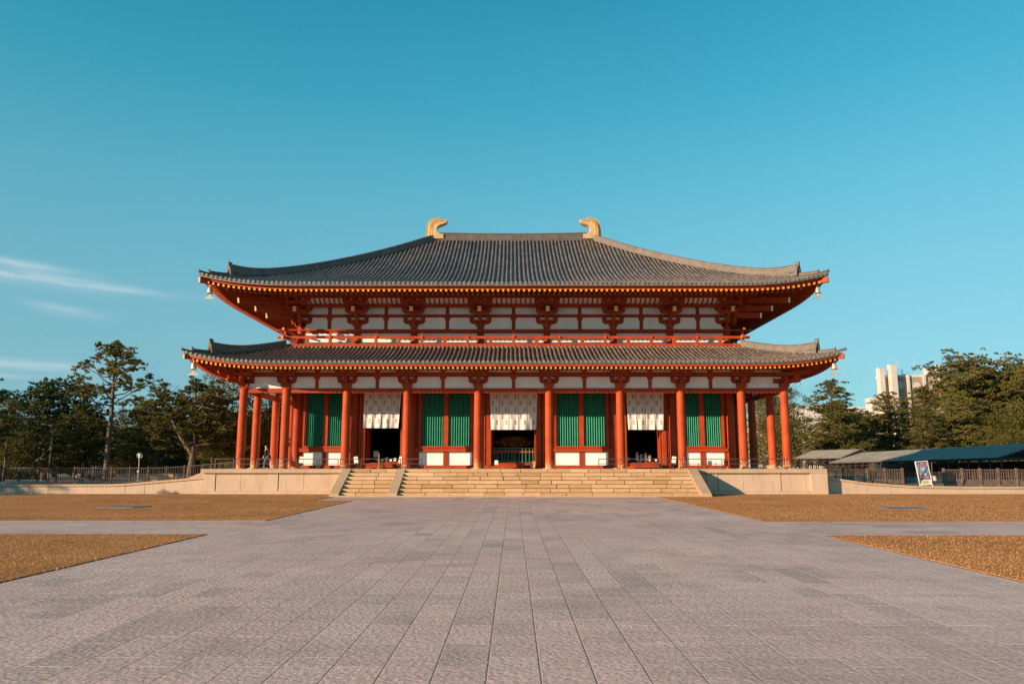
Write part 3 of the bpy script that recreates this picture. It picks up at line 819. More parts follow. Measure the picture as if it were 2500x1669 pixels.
# gilded ridge ornaments
def shibi():
    S = 0.00178
    raw = [(520, 1372), (1072, 1372), (1066, 1112), (900, 1092), (830, 1050), (775, 985), (748, 900), (750, 830), (775, 780), (830, 730), (900, 695), (1000, 655), (1100, 618), (1180, 570), (1235, 510), (1248, 440), (1205, 395), (1100, 400), (900, 410), (700, 420), (600, 440), (510, 490), (440, 560), (385, 640), (350, 740), (335, 900), (330, 1300), (500, 1300)]
    poly = [((x - 800) * S, (1372 - y) * S) for x, y in raw]
    b = MB()
    # bulging body: three slices
    def grow(p, t):
        cx = sum(q[0] for q in poly) / len(poly); cz = sum(q[1] for q in poly) / len(poly)
        return (p[0], p[1])
    n = len(poly)
    def shrink(e):
        r = []
        for i, p in enumerate(poly):
            a = Vector(poly[i - 1]); c = Vector(poly[(i + 1) % n]); t = (c - a).normalized(); nn = Vector((-t.y, t.x))
            r.append((p[0] + nn.x * e, p[1] + nn.y * e))
        return r
    inner = shrink(0.05)
    layers = [(-0.34, inner), (-0.26, poly), (0.26, poly), (0.34, inner)]
    vs = [(x, y, z) for y, pl in layers for x, z in pl]
    fs = [tuple(range(n)), tuple(range(4 * n - 1, 3 * n - 1, -1))] + [(l * n + i, (l + 1) * n + i, (l + 1) * n + (i + 1) % n, l * n + (i + 1) % n) for l in range(3) for i in range(n)]
    b.add(vs, fs)
    o = b.build('ridge_ornament', ['shibi'], up_roof)
    # ribbed fin along the back
    arc_o = [(205, 1290), (208, 1100), (212, 900), (235, 720), (285, 560), (370, 440), (480, 350), (600, 295), (740, 275), (895, 275)]
    arc_i = [(345, 1290), (345, 1100), (350, 900), (370, 740), (405, 640), (450, 570), (530, 490), (620, 445), (750, 425), (895, 415)]
    def at_(arc, t):
        t = t * (len(arc) - 1); i = min(int(t), len(arc) - 2); f = t - i
        return ((arc[i][0] * (1 - f) + arc[i + 1][0] * f - 800) * S, (1372 - (arc[i][1] * (1 - f) + arc[i + 1][1] * f)) * S)
    b = MB(); q = 30
    for i in range(q):
        t0, t1 = i / q, (i + 0.62) / q
        p = [at_(arc_i, t0), at_(arc_i, t1), at_(arc_o, t1), at_(arc_o, t0)]
        b.prism(p, -0.20, 0.20)
    for i in range(q):
        p = [at_(arc_i, i / q), at_(arc_i, (i + 1) / q), at_(arc_o, (i + 1) / q), at_(arc_o, i / q)]
        b.prism([(a[0] * 0.97, a[1] * 0.985) for a in p], -0.10, 0.10)
    b.build('fin', ['shibi'], o)
    # beaded band
    b = MB()
    for s in (-1, 1):
        for i in range(24):
            t = i / 23
            a = at_(arc_i, t); c = at_([(520, 1290), (520, 1100), (520, 900), (530, 780), (560, 680), (610, 600), (700, 545), (800, 520), (900, 510), (1180, 500)], t)
            m = ((a[0] + c[0]) / 2, (a[1] + c[1]) / 2)
            b.frustum(m[0], s * 0.36, m[1] - 0.03, m[1] + 0.03, 0.05, 0.03, 0.03, 0.02)
        for w0 in (0.12, 0.88):
            pp = []
            for i in range(16):
                t = i / 15; a = at_(arc_i, t); c = at_([(520, 1290), (520, 1100), (520, 900), (530, 780), (560, 680), (610, 600), (700, 545), (800, 520), (900, 510), (1180, 500)], t)
                pp.append((a[0] * (1 - w0) + c[0] * w0, s * 0.345, a[1] * (1 - w0) + c[1] * w0))
            b.tube(pp, 0.022, 6)
    b.build('beaded_band', ['gold'], o)
    return o
so_ = shibi(); so_.location = (-6.42, 11.5, 20.80)
sr = dup(so_, up_roof, (6.42, 11.5, 20.80), PI)
# ------------------------------------------------------------------ hall walls at the inner column line
WY = 2.9
def part(name, mat, boxes, parent=None):
    b = MB()
    for q in boxes: b.box(*q)
    return b.build(name, mat, parent or hall)
bays = list(zip(ICX, ICX[1:]))            # 7 bays: w d w d w d w
kinds = 'wdwdwdw'
for (a, c), kd in zip(bays, kinds):
    m = (a + c) / 2; hw = (c - a) / 2
    part('ground_beam', ['red'], [(a + 0.28, c - 0.28, WY - 0.16, WY + 0.16, PZ, 1.83)] if kd == 'w' else [(a + 0.28, c - 0.28, WY - 0.16, WY + 0.16, PZ, 1.80)])
    part('head_beam', ['red'], [(a + 0.2, c - 0.2, WY - 0.12, WY + 0.12, 7.0, 7.4)])
    part('plaster_panel', ['plaster'], [(a + 0.2, c - 0.2, WY - 0.04, WY + 0.04, 7.402, 9.6)])
    if kd == 'w':
        half = 1.80 if hw > 2.2 else 1.46       # outer edge of the lattice pair
        g = 0.17                                 # half width of the middle post
        part('sill_beam', ['red'], [(a + 0.25, c - 0.25, WY - 0.20, WY + 0.12, 2.76, 3.02)])
        part('wall_board', ['redboard'], [(a + 0.25, m - half - 0.11, WY - 0.02, WY + 0.10, 3.022, 7.0), (m + half + 0.11, c - 0.25, WY - 0.02, WY + 0.10, 3.022, 7.0),
                                          (a + 0.25, a + 0.52, WY - 0.06, WY + 0.10, 1.832, 2.758), (c - 0.52, c - 0.25, WY - 0.06, WY + 0.10, 1.832, 2.758), (m - 0.17, m + 0.17, WY - 0.10, WY + 0.10, 1.832, 2.758)])
        part('plaster_panel', ['plaster'], [(a + 0.5, c - 0.5, WY - 0.03, WY + 0.05, 1.832, 2.758)])
        win = part('window', ['red'], [(m - half - 0.11, m - half, WY - 0.22, WY + 0.1, 3.022, 6.99), (m + half, m + half + 0.11, WY - 0.22, WY + 0.1, 3.022, 6.99), (m - g, m + g, WY - 0.16, WY + 0.1, 3.16, 6.99),
                                       (m - half, m + half, WY - 0.24, WY + 0.1, 3.022, 3.16), (m - half, m - half + 0.08, WY - 0.18, WY + .1, 3.16, 6.99), (m + half - 0.08, m + half, WY - 0.18, WY + .1, 3.16, 6.99)])
        for x0, x1 in ((m - half + 0.08, m - g), (m + g, m + half - 0.08)):
            b = MB(); n = 9 if hw > 2.2 else 8
            if hw < 2.2 and abs(m) > 10: n = 8
            w = (x1 - x0) / n
            for i in range(n):
                xx = x0 + (i + 0.5) * w; s = w * 0.38
                b.add([(xx - s, WY + 0.0, 3.16), (xx, WY - 0.09, 3.16), (xx + s, WY + 0.0, 3.16), (xx, WY + 0.06, 3.16), (xx - s, WY + 0.0, 6.99), (xx, WY - 0.09, 6.99), (xx + s, WY + 0.0, 6.99), (xx, WY + 0.06, 6.99)],
                      [(0, 1, 5, 4), (1, 2, 6, 5), (2, 3, 7, 6), (3, 0, 4, 7), (3, 2, 1, 0), (4, 5, 6, 7)])
            b.build('lattice', ['green'], win)
            part('shutter_board', ['greendark'], [(x0, x1, WY + 0.09, WY + 0.12, 3.16, 6.99)], win)
    else:
        op = 1.60 if hw > 2.2 else 1.27
        fr = part('door_frame', ['red'], [(m - op - 0.33, m - op, WY - 0.24, WY + 0.2, 1.80, 7.0), (m + op, m + op + 0.33, WY - 0.24, WY + 0.2, 1.80, 7.0),
                                          (m - op - 0.62, m - op - 0.42, WY - 0.16, WY + 0.1, 1.80, 7.0), (m + op + 0.42, m + op + 0.62, WY - 0.16, WY + 0.1, 1.80, 7.0), (m - op - 0.62, m + op + 0.62, WY - 0.155, WY + 0.09, 6.9, 6.99)] if hw > 2.2 else
                  [(m - op - 0.26, m - op, WY - 0.24, WY + 0.2, 1.80, 7.0), (m + op, m + op + 0.26, WY - 0.24, WY + 0.2, 1.80, 7.0), (m - op - 0.44, m - op - 0.30, WY - 0.16, WY + 0.1, 1.80, 7.0), (m + op + 0.30, m + op + 0.44, WY - 0.16, WY + 0.1, 1.80, 7.0), (m - op - 0.44, m + op + 0.44, WY - 0.155, WY + 0.09, 6.9, 6.99)])
        part('wall_board', ['redboard'], [(a + 0.25, m - op - 0.26, WY + 0.02, WY + 0.08, 1.80, 7.0), (m + op + 0.26, c - 0.25, WY + 0.02, WY + 0.08, 1.80, 7.0)], None)
        part('threshold', ['red'], [(m - op, m + op, WY - 0.05, WY + 0.25, 1.801, 2.0)], fr)
        for s in (-1, 1):        # doors swung open into the hall
            lf = part('door_leaf', ['redboard'], [(min(m + s * (op - 0.02), m + s * (op - 0.10)), max(m + s * (op - 0.02), m + s * (op - 0.10)), WY + 0.3, WY + 0.3 + op, 2.0, 6.9)], fr)
# side and back walls
for k in (1, 2, 3):
    T = side_T(k, 15.4, 2.9, 20.1); us = ICX if k == 2 else [y - 11.5 for y in ICY]
    for a, c in zip(us, us[1:]):
        m = (a + c) / 2
        b = MB(); b.T = T; b.box(a + 0.28, c - 0.28, -0.12, 0.12, PZ, 1.83); b.box(a + 0.25, c - 0.25, -0.16, 0.12, 2.76, 3.02); b.box(a + 0.2, c - 0.2, -0.12, 0.12, 7.0, 7.4); b.box(a + .25, a + .5, -0.08, .1, 1.83, 7.0); b.box(c - .5, c - .25, -0.08, .1, 1.83, 7.0); b.box(m - .12, m + .12, -.08, .1, 1.83, 2.76)
        b.build('wall_frame', ['red'], hall)
        b = MB(); b.T = T; b.box(a + 0.2, c - 0.2, -0.03, 0.05, 1.832, 9.7); b.build('plaster_panel', ['plaster'], hall)
# hall floor, ceiling of the arcade and interior
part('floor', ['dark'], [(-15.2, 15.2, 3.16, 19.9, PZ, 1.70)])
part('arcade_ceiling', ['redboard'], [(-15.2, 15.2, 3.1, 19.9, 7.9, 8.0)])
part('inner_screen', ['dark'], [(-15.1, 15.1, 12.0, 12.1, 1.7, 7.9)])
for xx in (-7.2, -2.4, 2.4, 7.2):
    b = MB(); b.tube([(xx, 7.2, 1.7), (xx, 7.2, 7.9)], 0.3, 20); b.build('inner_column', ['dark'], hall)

# ------------------------------------------------------------------ things inside the doors
altar = empty('altar', (0, 6.2, 1.7), 0, 'dark lacquered altar dais with gilded mouldings behind the centre curtain', 'altar')
b = MB()
for i, (z0, z1, e) in enumerate(((0, 0.35, 0.25), (0.35, 1.15, 0.0), (1.15, 1.30, 0.22), (1.30, 1.42, 0.3))): b.box(-3 - e, 3 + e, 0 - e, 2.2, z0, z1 - 0.002)
b.build('dais', ['darkwood'], altar)
b = MB()
for z, e in ((0.36, 0.27), (0.44, 0.03), (1.05, 0.03), (1.17, 0.25), (1.36, 0.33)): b.box(-3 - e, 3 + e, -e - 0.02, -e + 0.0, z, z + 0.035)
for i in range(-7, 8): b.box(i * 0.42 - 0.015, i * 0.42 + 0.015, -0.022, -0.003, 0.5, 1.04)
b.build('gilded_moulding', ['bronze'], altar)
lot = empty('lotus_pedestal', (0, 7.4, 3.12), 0, 'gilded lotus petal pedestal glinting in the dark above the altar', 'pedestal')
b = MB()
for ring, (rr, z, tl) in enumerate(((1.25, 0.1, 0.5), (1.0, 0.35, 0.75))):
    for i in range(18):
        a = 2 * PI * (i + ring * 0.5) / 18
        T = Matrix.Rotation(a, 4, 'Z') @ Matrix.Translation((rr, 0, z)) @ Matrix.Rotation(tl, 4, 'Y')
        b.T = T; b.sm = True
        vs = []; 
        for j in range(5):
            t = j / 4; w = 0.22 * math.sin(PI * min(1, 0.25 + t * 0.75))
            for q in range(5): s = -1 + q * 0.5; vs.append((0.10 * (1 - s * s) + 0.25 * t * t, w * s, 0.55 * t))
        b.add(vs, [(j * 5 + q, j * 5 + q + 1, j * 5 + q + 6, j * 5 + q + 5) for j in range(4) for q in range(4)])
b.T = None; b.sm = False
b.build('petals', ['bronze'], lot)
b = MB(); b.lathe(0, 0, [(0.9, 0), (1.1, 0.1), (1.0, 0.3), (1.15, 0.75), (0.9, 0.85)], 24); b.build('seat', ['bronze'], lot)

fen = empty('altar_fence', (0, 4.0, 1.7), 0, 'low fence of thin green bars with an orange rail inside the centre doorway', 'fence')
b = MB(); b.box(-1.56, 1.56, -0.05, 0.05, 1.03, 1.13); b.build('rail', ['red'], fen)
b = MB(); b.box(-1.56, 1.56, -0.10, 0.10, 0.0, 0.32); b.build('kick_board', ['red'], fen)
bo = None
for i in range(12):
    x = -1.37 + i * 0.25
    if bo is None: q = MB(); q.box(-0.028, 0.028, -0.03, 0.03, 0.32, 1.34); bo = q.build('bar', ['green'], fen); bo.location = (x, -0.0, 0)
    else: dup(bo, fen, (x, 0, 0))
def offering(name, loc, w, d, h, mat, label, cat, rz=0):
    o = empty(name, loc, rz, label, cat)
    b = MB(); b.frustum(0, 0, 0.06, h, w / 2 * 0.94, d / 2 * 0.94, w / 2, d / 2); b.build('body', [mat], o)
    b = MB(); b.box(-w / 2 - 0.04, w / 2 + 0.04, -d / 2 - 0.04, d / 2 + 0.04, h, h + 0.05)
    for i in range(7): x = -w / 2 + (i + 0.5) * w / 7; b.box(x - 0.02, x + 0.02, -d / 2 + 0.03, d / 2 - 0.03, h + 0.05, h + 0.08)
    b.build('slatted_top', [mat], o)
    b = MB()
    for sx in (-1, 1):
        for sy in (-1, 1): b.box(sx * (w / 2 - 0.1) - 0.05, sx * (w / 2 - 0.1) + 0.05, sy * (d / 2 - .08) - 0.04, sy * (d / 2 - .08) + 0.04, 0, 0.06)
    b.build('feet', [mat], o)
    return o
offering('offering_box', (0.15, 2.2, PZ), 1.25, 0.55, 0.34, 'red', 'long orange offering box on the floor before the centre doorway', 'offering box')
offering('donation_chest', (1.33, 2.15, PZ), 0.34, 0.36, 0.42, 'tan', 'small pale tan wooden chest right of the orange offering box', 'chest')
ss = empty('notice_stand', (-1.2, 2.0, PZ), 0, 'short orange stand with a blank white card left of the orange offering box', 'notice stand')
b = MB(); b.box(-0.10, 0.10, -0.08, 0.08, 0, 0.30); b.build('stand', ['red'], ss)
b = MB(); b.box(-0.12, 0.12, -0.11, -0.09, 0.26, 0.56); b.build('card', ['paper'], ss)
# left doorway
def counter(x, y, w, label):
    o = empty('counter', (x, y, 1.70), 0, label, 'counter')
    b = MB(); b.box(-w / 2, w / 2, -0.3, 0.3, 0.36, 0.42); b.build('top', ['darkwood'], o)
    b = MB(); b.box(-w / 2 + 0.05, w / 2 - 0.05, -0.26, -0.22, 0.02, 0.36); b.build('front_panel', ['red'], o)
    for s in (-1, 1): b = MB(); b.box(s * (w / 2 - 0.1) - 0.04, s * (w / 2 - 0.1) + 0.04, 0.1, 0.18, 0, 0.36); b.build('leg', ['darkwood'], o)
    return o
counter(-9.25, 3.75, 2.3, 'low dark-topped counter with orange front in the left curtained doorway')
counter(9.25, 3.75, 2.3, 'low dark-topped counter with orange front in the right curtained doorway')
cards = [(-9.9, 'white'), (-9.65, 'c'), (-9.38, 'c'), (-9.1, 'c'), (-8.82, 'c'), (-8.55, 'c')]
ordn = ['first', 'second', 'third', 'fourth', 'fifth', 'sixth', 'seventh', 'eighth', 'ninth', 'tenth', 'eleventh', 'twelfth']
for i, x in enumerate([-9.72, -9.40, -9.10, -8.80, -8.50]):
    b = MB(); w, h = 0.085, (0.20, 0.15, 0.26, 0.18, 0.22)[i]
    b.add([(-w, -0.05, 0), (w, -0.05, 0), (w, 0.01, h), (-w, 0.01, h), (-w, 0.05, 0), (w, 0.05, 0), (w, 0.03, h), (-w, 0.03, h)], [(0, 1, 2, 3), (5, 4, 7, 6), (3, 2, 6, 7), (0, 3, 7, 4), (1, 5, 6, 2), (0, 4, 5, 1)])
    o = b.build('price_card', ['paper']); o.location = (x, 3.66, 2.122)
    tag(o, 'small pale folded card, %s from the left on the left doorway counter' % ordn[i], 'card', 'cards on the left counter')
sb = empty('notice_board', (-10.0, 4.4, 1.7), 0, 'white notice sheet on a thin pole inside the left doorway', 'sign')
b = MB(); b.box(-0.015, 0.015, -0.015, 0.015, 0, 1.0); b.build('pole', ['steel'], sb)
b = MB(); b.box(-0.17, 0.17, -0.03, -0.018, 0.72, 1.15); b.build('sheet', ['paper'], sb)
b = MB()
for i in range(5): b.box(-0.10, 0.10 - 0.03 * (i % 2), -0.033, -0.0305, 1.05 - i * 0.06, 1.065 - i * 0.06)
b.build('print_lines', ['crest'], sb)
cd = empty('candle_stand', (-9.35, 1.9, PZ), 0, 'thin pale wooden pole standing on the floor before the left doorway', 'pole')
b = MB(); b.box(-0.02, 0.02, -0.02, 0.02, 0.03, 1.05); b.build('shaft', ['tan'], cd)
b = MB(); b.frustum(0, 0, 0, 0.03, 0.13, 0.13, 0.10, 0.10); b.build('foot', ['tan'], cd)
# right doorway : bundles of folded paper
for i, (x, y, r, h) in enumerate([(8.85, 3.7, 0.20, 0.62), (9.15, 3.75, 0.16, 0.5), (9.45, 3.7, 0.19, 0.56), (9.75, 3.75, 0.17, 0.44)]):
    o = empty('paper_crane_bundle', (x, y, 2.122), 0, '%s from the left of the pale pink folded-paper bundles on the right counter' % ordn[i], 'paper bundle', 'paper bundles in the right doorway')
    rnd = random.Random(i); b = MB()
    for j in range(90):
        t = rnd.random(); a = rnd.random() * 2 * PI; rr = r * (1 - 0.65 * t) * (0.6 + 0.4 * rnd.random())
        p = Vector((math.cos(a) * rr, math.sin(a) * rr, t * h)); s = 0.055
        d1 = Vector((rnd.uniform(-1, 1), rnd.uniform(-1, 1), rnd.uniform(-1, 1))).normalized() * s; d2 = Vector((rnd.uniform(-1, 1), rnd.uniform(-1, 1), rnd.uniform(-1, 1))).normalized() * s
        b.add([p - d1, p + d2, p + d1, p - d2 * 0.4], [(0, 1, 2), (0, 2, 3)])
    b.build('folded_paper', ['pink'], o, fixn=False)
    b = MB(); b.lathe(0, 0, [(r * 0.5, 0), (r * 0.75, 0.05), (r * 0.45, h * 0.5), (r * 0.15, h * 0.9)], 10); b.build('core', ['paper'], o)
o = empty('water_box', (8.18, 3.62, 2.122), 0, 'small aqua blue plastic box at the left end of the right counter', 'box')
b = MB(); b.box(-0.11, 0.11, -0.1, 0.1, 0, 0.24); b.build('body', ['aqua'], o); b = MB(); b.box(-0.12, 0.12, -0.11, 0.11, 0.24, 0.29); b.build('lid', ['aqua'], o)
o = empty('counter_vase', (10.22, 3.7, 2.122), 0, 'small white round pot at the right end of the right counter', 'pot')
b = MB(); b.lathe(0, 0, [(0.06, 0), (0.10, 0.06), (0.09, 0.13), (0.05, 0.16), (0.06, 0.18)], 14); b.build('body', ['paper'], o)
for x, lab in ((-9.25, 'left'), (9.25, 'right')):
    offering('step_box', (x, 2.35, PZ), 2.1, 0.5, 0.26, 'red', 'wide low orange box step before the %s doorway' % lab, 'box')
# loose notices leaning on columns
for x, y, lab, tl in ((-14.7, 1.6, 'white leaflet holder between the first and second columns from the left inside the railing', 0.1), (-10.85, 1.9, 'pale leaflet board left of the left curtained doorway', -0.15), (-7.75, 0.6, 'white leaflet board leaning left of the fourth front column', 0.2), (10.75, 0.6, 'bright white leaflet board right of the right curtained doorway', 0.15), (12.9, 2.3, 'white notice under the first lattice window right of the right doorway', 0), (14.1, 2.3, 'white notice under the rightmost lattice window', 0)):
    o = empty('leaflet_board', (x, y, PZ), 0, lab, 'notice board')
    b = MB(); b.T = Matrix.Rotation(tl, 4, 'Y'); b.box(-0.14, 0.14, -0.015, 0.0, 0.38, 0.82); b.build('sheet', ['paper'], o)
    b = MB(); b.T = Matrix.Rotation(tl, 4, 'Y'); b.box(-0.02, 0.02, 0.004, 0.03, 0.03, 0.8); b.T = None; b.box(-0.13, 0.13, -0.1, 0.12, 0, 0.03); b.build('stand', ['darkwood'], o)

# ------------------------------------------------------------------ curtains
def curtain(x0, x1, strips, zt, zb, sway, label, seed):
    rnd = random.Random(seed)
    root = empty('door_curtain', ((x0 + x1) / 2, 2.55, zb), 0, label, 'curtain', 'printed curtains over the doorways')
    W = x1 - x0; sw = W / strips
    b = MB(); b.tube([(-W / 2 - 0.1, 0.02, zt - zb + 0.02), (W / 2 + 0.1, 0.02, zt - zb + 0.02)], 0.03, 8); b.build('curtain_rod', ['darkwood'], root)
    for s in range(strips):
        a0 = -W / 2 + s * sw + 0.012; a1 = a0 + sw - 0.024
        ph = rnd.random() * 6; am = rnd.uniform(0.03, 0.07); H = zt - zb; tw = rnd.uniform(-0.05, 0.05)
        dz = rnd.uniform(0, 0.05)
        def P(t, h, off=0.0):           # t 0..1 across, h 0..1 from the top
            x = a0 + (a1 - a0) * t
            k = h ** 1.6
            x = x * (1 - 0.055 * h) + sway * h
            y = am * k * math.sin(ph + t * 6.5 + h * 1.5) - 0.03 * k + tw * k * (t - .5)
            return (x, y - off, H - h * (H - dz * 0.3 * math.sin(t * PI)))
        b = MB(); b.sm = True; nx, nz = 14, 16
        vs = [P(i / nx, j / nz) for j in range(nz + 1) for i in range(nx + 1)]
        b.add(vs, [(j * (nx + 1) + i, j * (nx + 1) + i + 1, (j + 1) * (nx + 1) + i + 1, (j + 1) * (nx + 1) + i) for j in range(nz) for i in range(nx)])
        vs2 = [P(i / nx, j / nz, -0.012) for j in range(nz + 1) for i in range(nx + 1)]
        b.add(vs2, [(j * (nx + 1) + i + nx + 1, j * (nx + 1) + i + nx + 2, j * (nx + 1) + i + 1, j * (nx + 1) + i) for j in range(nz) for i in range(nx)])
        b.sm = False; b.mi = 1
        cw = 0.10 / sw; ch = 0.17 / H
        def blob(tc, hc, rt, rh, n=9, hole=0.0):
            if tc - rt < 0.02 or tc + rt > 0.98 or hc + rh > 0.985: return
            if hole:
                vs = [P(tc + rt * math.cos(2 * PI * q / n), hc + rh * math.sin(2 * PI * q / n), 0.006) for q in range(n)] + [P(tc + rt * hole * math.cos(2 * PI * q / n), hc + rh * hole * math.sin(2 * PI * q / n), 0.006) for q in range(n)]
                b.add(vs, [(q, (q + 1) % n, n + (q + 1) % n, n + q) for q in range(n)])
            else: b.add([P(tc + rt * math.cos(2 * PI * q / n), hc + rh * math.sin(2 * PI * q / n), 0.006) for q in range(n)], [tuple(range(n))])
        def crest(tc, hc):
            blob(tc, hc - 0.45 * ch, cw * 0.8, ch * 0.50, 12, 0.72); blob(tc, hc - 0.45 * ch, cw * 0.42, ch * 0.28, 10, 0.5)
            blob(tc, hc + 0.30 * ch, cw * 0.22, ch * 0.34)
            for q in (-1, 1): blob(tc + q * cw * 0.75, hc + 0.52 * ch, cw * 0.42, ch * 0.17)
            blob(tc, hc + 0.62 * ch, cw * 0.30, ch * 0.20); blob(tc, hc + 0.95 * ch, cw * 0.35, ch * 0.10, 8, 0.5)
        for hc in (0.13, 0.47, 0.81): crest(0.70, hc)
        for hc in (0.30, 0.65): crest(0.27, hc)
        b.build('cloth_strip', ['cloth', 'crest'], root, fixn=False)
M['cloth'] = plain('off_white_cotton', (0.72, 0.66, 0.62), 0.95, 0, 0.04, 2)
curtain(-1.70, 1.70, 5, 6.98, 4.30, 0.0, 'off-white crest-printed curtain of five strips over the centre doorway', 3)
curtain(-10.62, -7.98, 4, 6.98, 4.42, -0.08, 'off-white crest-printed curtain blown slightly leftwards over the left doorway', 5)
curtain(8.00, 10.66, 4, 6.98, 4.30, 0.0, 'off-white crest-printed curtain hanging straight over the right doorway', 9)

# ------------------------------------------------------------------ wind bells
def bell(loc, label):
    o = empty('wind_bell', loc, 0, label, 'bell', 'wind bells under the roof corners')
    b = MB(); b.tube([(0, 0, 0), (0, 0, 0.13)], 0.02, 6); b.build('hook', ['bellmetal'], o)
    b = MB(); b.lathe(0, 0, [(0.03, 0.0), (0.09, -0.03), (0.12, -0.12), (0.135, -0.3), (0.165, -0.42), (0.15, -0.43), (0.10, -0.3)][:6], 18); b.build('body', ['bellmetal'], o)
    b = MB(); b.tube([(0, 0, -0.40), (0, 0, -0.56)], 0.012, 6); b.build('clapper', ['bellmetal'], o)
    b = MB(); pl = [(-0.06, -0.54), (0.06, -0.54), (0.10, -0.60), (0.24, -0.66), (0.26, -0.72), (0.20, -0.76), (0.10, -0.73), (0, -0.76), (-0.10, -0.73), (-0.20, -0.76), (-0.26, -0.72), (-0.24, -0.66), (-0.10, -0.60)]
    b.prism(pl, -0.012, 0.012); b.T = None
    c = b.build('wind_plate', ['bellmetal'], o)
    o.scale = (1.25, 1.25, 1.15)
    return o
for sx, sn in ((-1, 'left'), (1, 'right')):
    bell((sx * 20.25, -1.95, 13.62), 'polished bell with wind plate hanging from the upper roof front %s corner' % sn)
    bell((sx * 20.80, -2.45, 8.46), 'polished bell with wind plate hanging from the lower roof front %s corner' % sn)
# ------------------------------------------------------------------ stone terrace with stairs
ter = empty('stone_terrace', (0, 0, 0), 0, 'pale granite terrace under the hall with a broad flight of honey-coloured steps', 'terrace')
TX, TF, TB = 20.0, -1.7, 24.7
b = MB(); b.box(-TX + .1, TX - .1, TF + 0.12, TB - .1, 0.0, 1.35); b.build('core', ['stone'], ter)
b = MB()
rnd = random.Random(3)
# facing slabs with recessed dark joints and flush posts
def facing(b, bj, k):
    hu = TX if k % 2 == 0 else (TB - TF) / 2
    T = side_T(k, TX, TF, TB); b.T = T; bj.T = T
    bj.box(-hu + 0.05, hu - 0.05, 0.06, 0.16, 0.20, 1.36)
    u = -hu
    wd = [0.9, 1.5, 2.9, 2.9, 2.9, 2.0]
    i = 0
    while u < hu - 0.05:
        w = (0.75 if i % 3 == 0 else 1.65) ; e = min(u + w, hu)
        b.shade = 0.5
        g = 0.035 if i % 3 == 1 else 0.012
        pr = 0.0 if i % 3 == 0 else 0.035
        b.box(u + g, e - 0.004, pr, 0.11, 0.215, 1.345)
        u = e; i += 1
bj = MB()
for k in range(4): facing(b, bj, k)
b.T = bj.T = None
b.build('facing_slabs', ['stone'], ter); bj.build('joints', ['joint'], ter)
b = MB(); b.box(-TX - 0.12, TX + 0.12, TF - 0.14, TB + 0.14, 0.0, 0.21); b.build('plinth_course', ['stone'], ter)
b = MB(); u = -TX - 0.16
while u < TX + 0.16:
    e = min(u + 1.45, TX + 0.16); b.box(u, e - 0.006, TF - 0.16, TF + 0.55, 1.35, PZ); u = e
u = TF + 0.555
while u < TB:
    e = min(u + 1.45, TB); b.box(-TX - 0.16, -TX + 0.6, u, e - 0.006, 1.35, PZ); b.box(TX - 0.6, TX + 0.16, u, e - 0.006, 1.35, PZ); u = e
b.build('cap_stones', ['capstone'], ter)
b = MB(); b.box(-TX + 0.6, TX - 0.6, TF + 0.55, TB, 1.33, PZ - 0.008); b.build('floor_paving', ['capstone'], ter)
# flared end stones at the right corner
b = MB(); b.prism([(-1.88, 0.0), (-1.88, 1.34), (-1.3, 1.34), (-1.3, 0.0)], TX - 0.9, TX + 0.15, 'x'); b.build('corner_stone', ['stone'], ter)
# steps
STX0, STX1 = -10.38, 11.12
NR = 7; rise = PZ / NR; tread = 0.52
rnd = random.Random(11)
for i in range(NR):
    z0 = PZ - (i + 1) * rise; z1 = PZ - i * rise - (0.012 if i == 0 else 0)
    yb = TF - 0.165 - i * tread; yf = yb - tread if i < NR - 1 else yb - tread * 0.8
    b = MB()
    b.mi = 1; b.box(STX0, STX1, yf + 0.05, yb - 0.0, z0, z1 - 0.03); b.mi = 0
    for xa, xb in ((STX0, -7.45), (-6.92, STX1)):
        x = xa
        while x < xb - 0.01:
            w = rnd.uniform(0.75, 1.9); e = min(x + w, xb)
            if xb - e < 0.5: e = xb
            b.shade = min(1, max(0, rnd.gauss(0.52, 0.17)))
            j = rnd.uniform(0, 0.022); g = rnd.choice([0.018, 0.03, 0.05])
            zt = z1 - rnd.uniform(0, 0.012); ch = 0.025
            b.prism([(yf + j, z0 + 0.018), (yf + j, zt - ch), (yf + j + ch, zt), (yb - 0.001, zt), (yb - 0.001, z0 + 0.018)], x + g / 2, e - g / 2, 'x')
            x = e
    b.build('step', ['step', 'joint'], ter, attr=True)
yend = TF - 0.165 - NR * tread
for x0, x1 in ((-10.92, -10.38), (-7.45, -6.92), (11.12, 11.72)):
    b = MB()
    b.prism([(TF - 0.165, 0.0), (TF - 0.165, PZ + 0.015), (TF - 0.55, PZ + 0.015), (yend - 0.12, 0.20), (yend - 0.12, 0.0)], x0, x1, 'x')
    b.build('cheek_stone', ['capstone'], ter)
b = MB(); b.box(-10.95, 11.75, yend - 0.22, yend + 0.6, 0.0, 0.075); b.build('stair_footing', ['step', 'joint'], ter, attr=True)

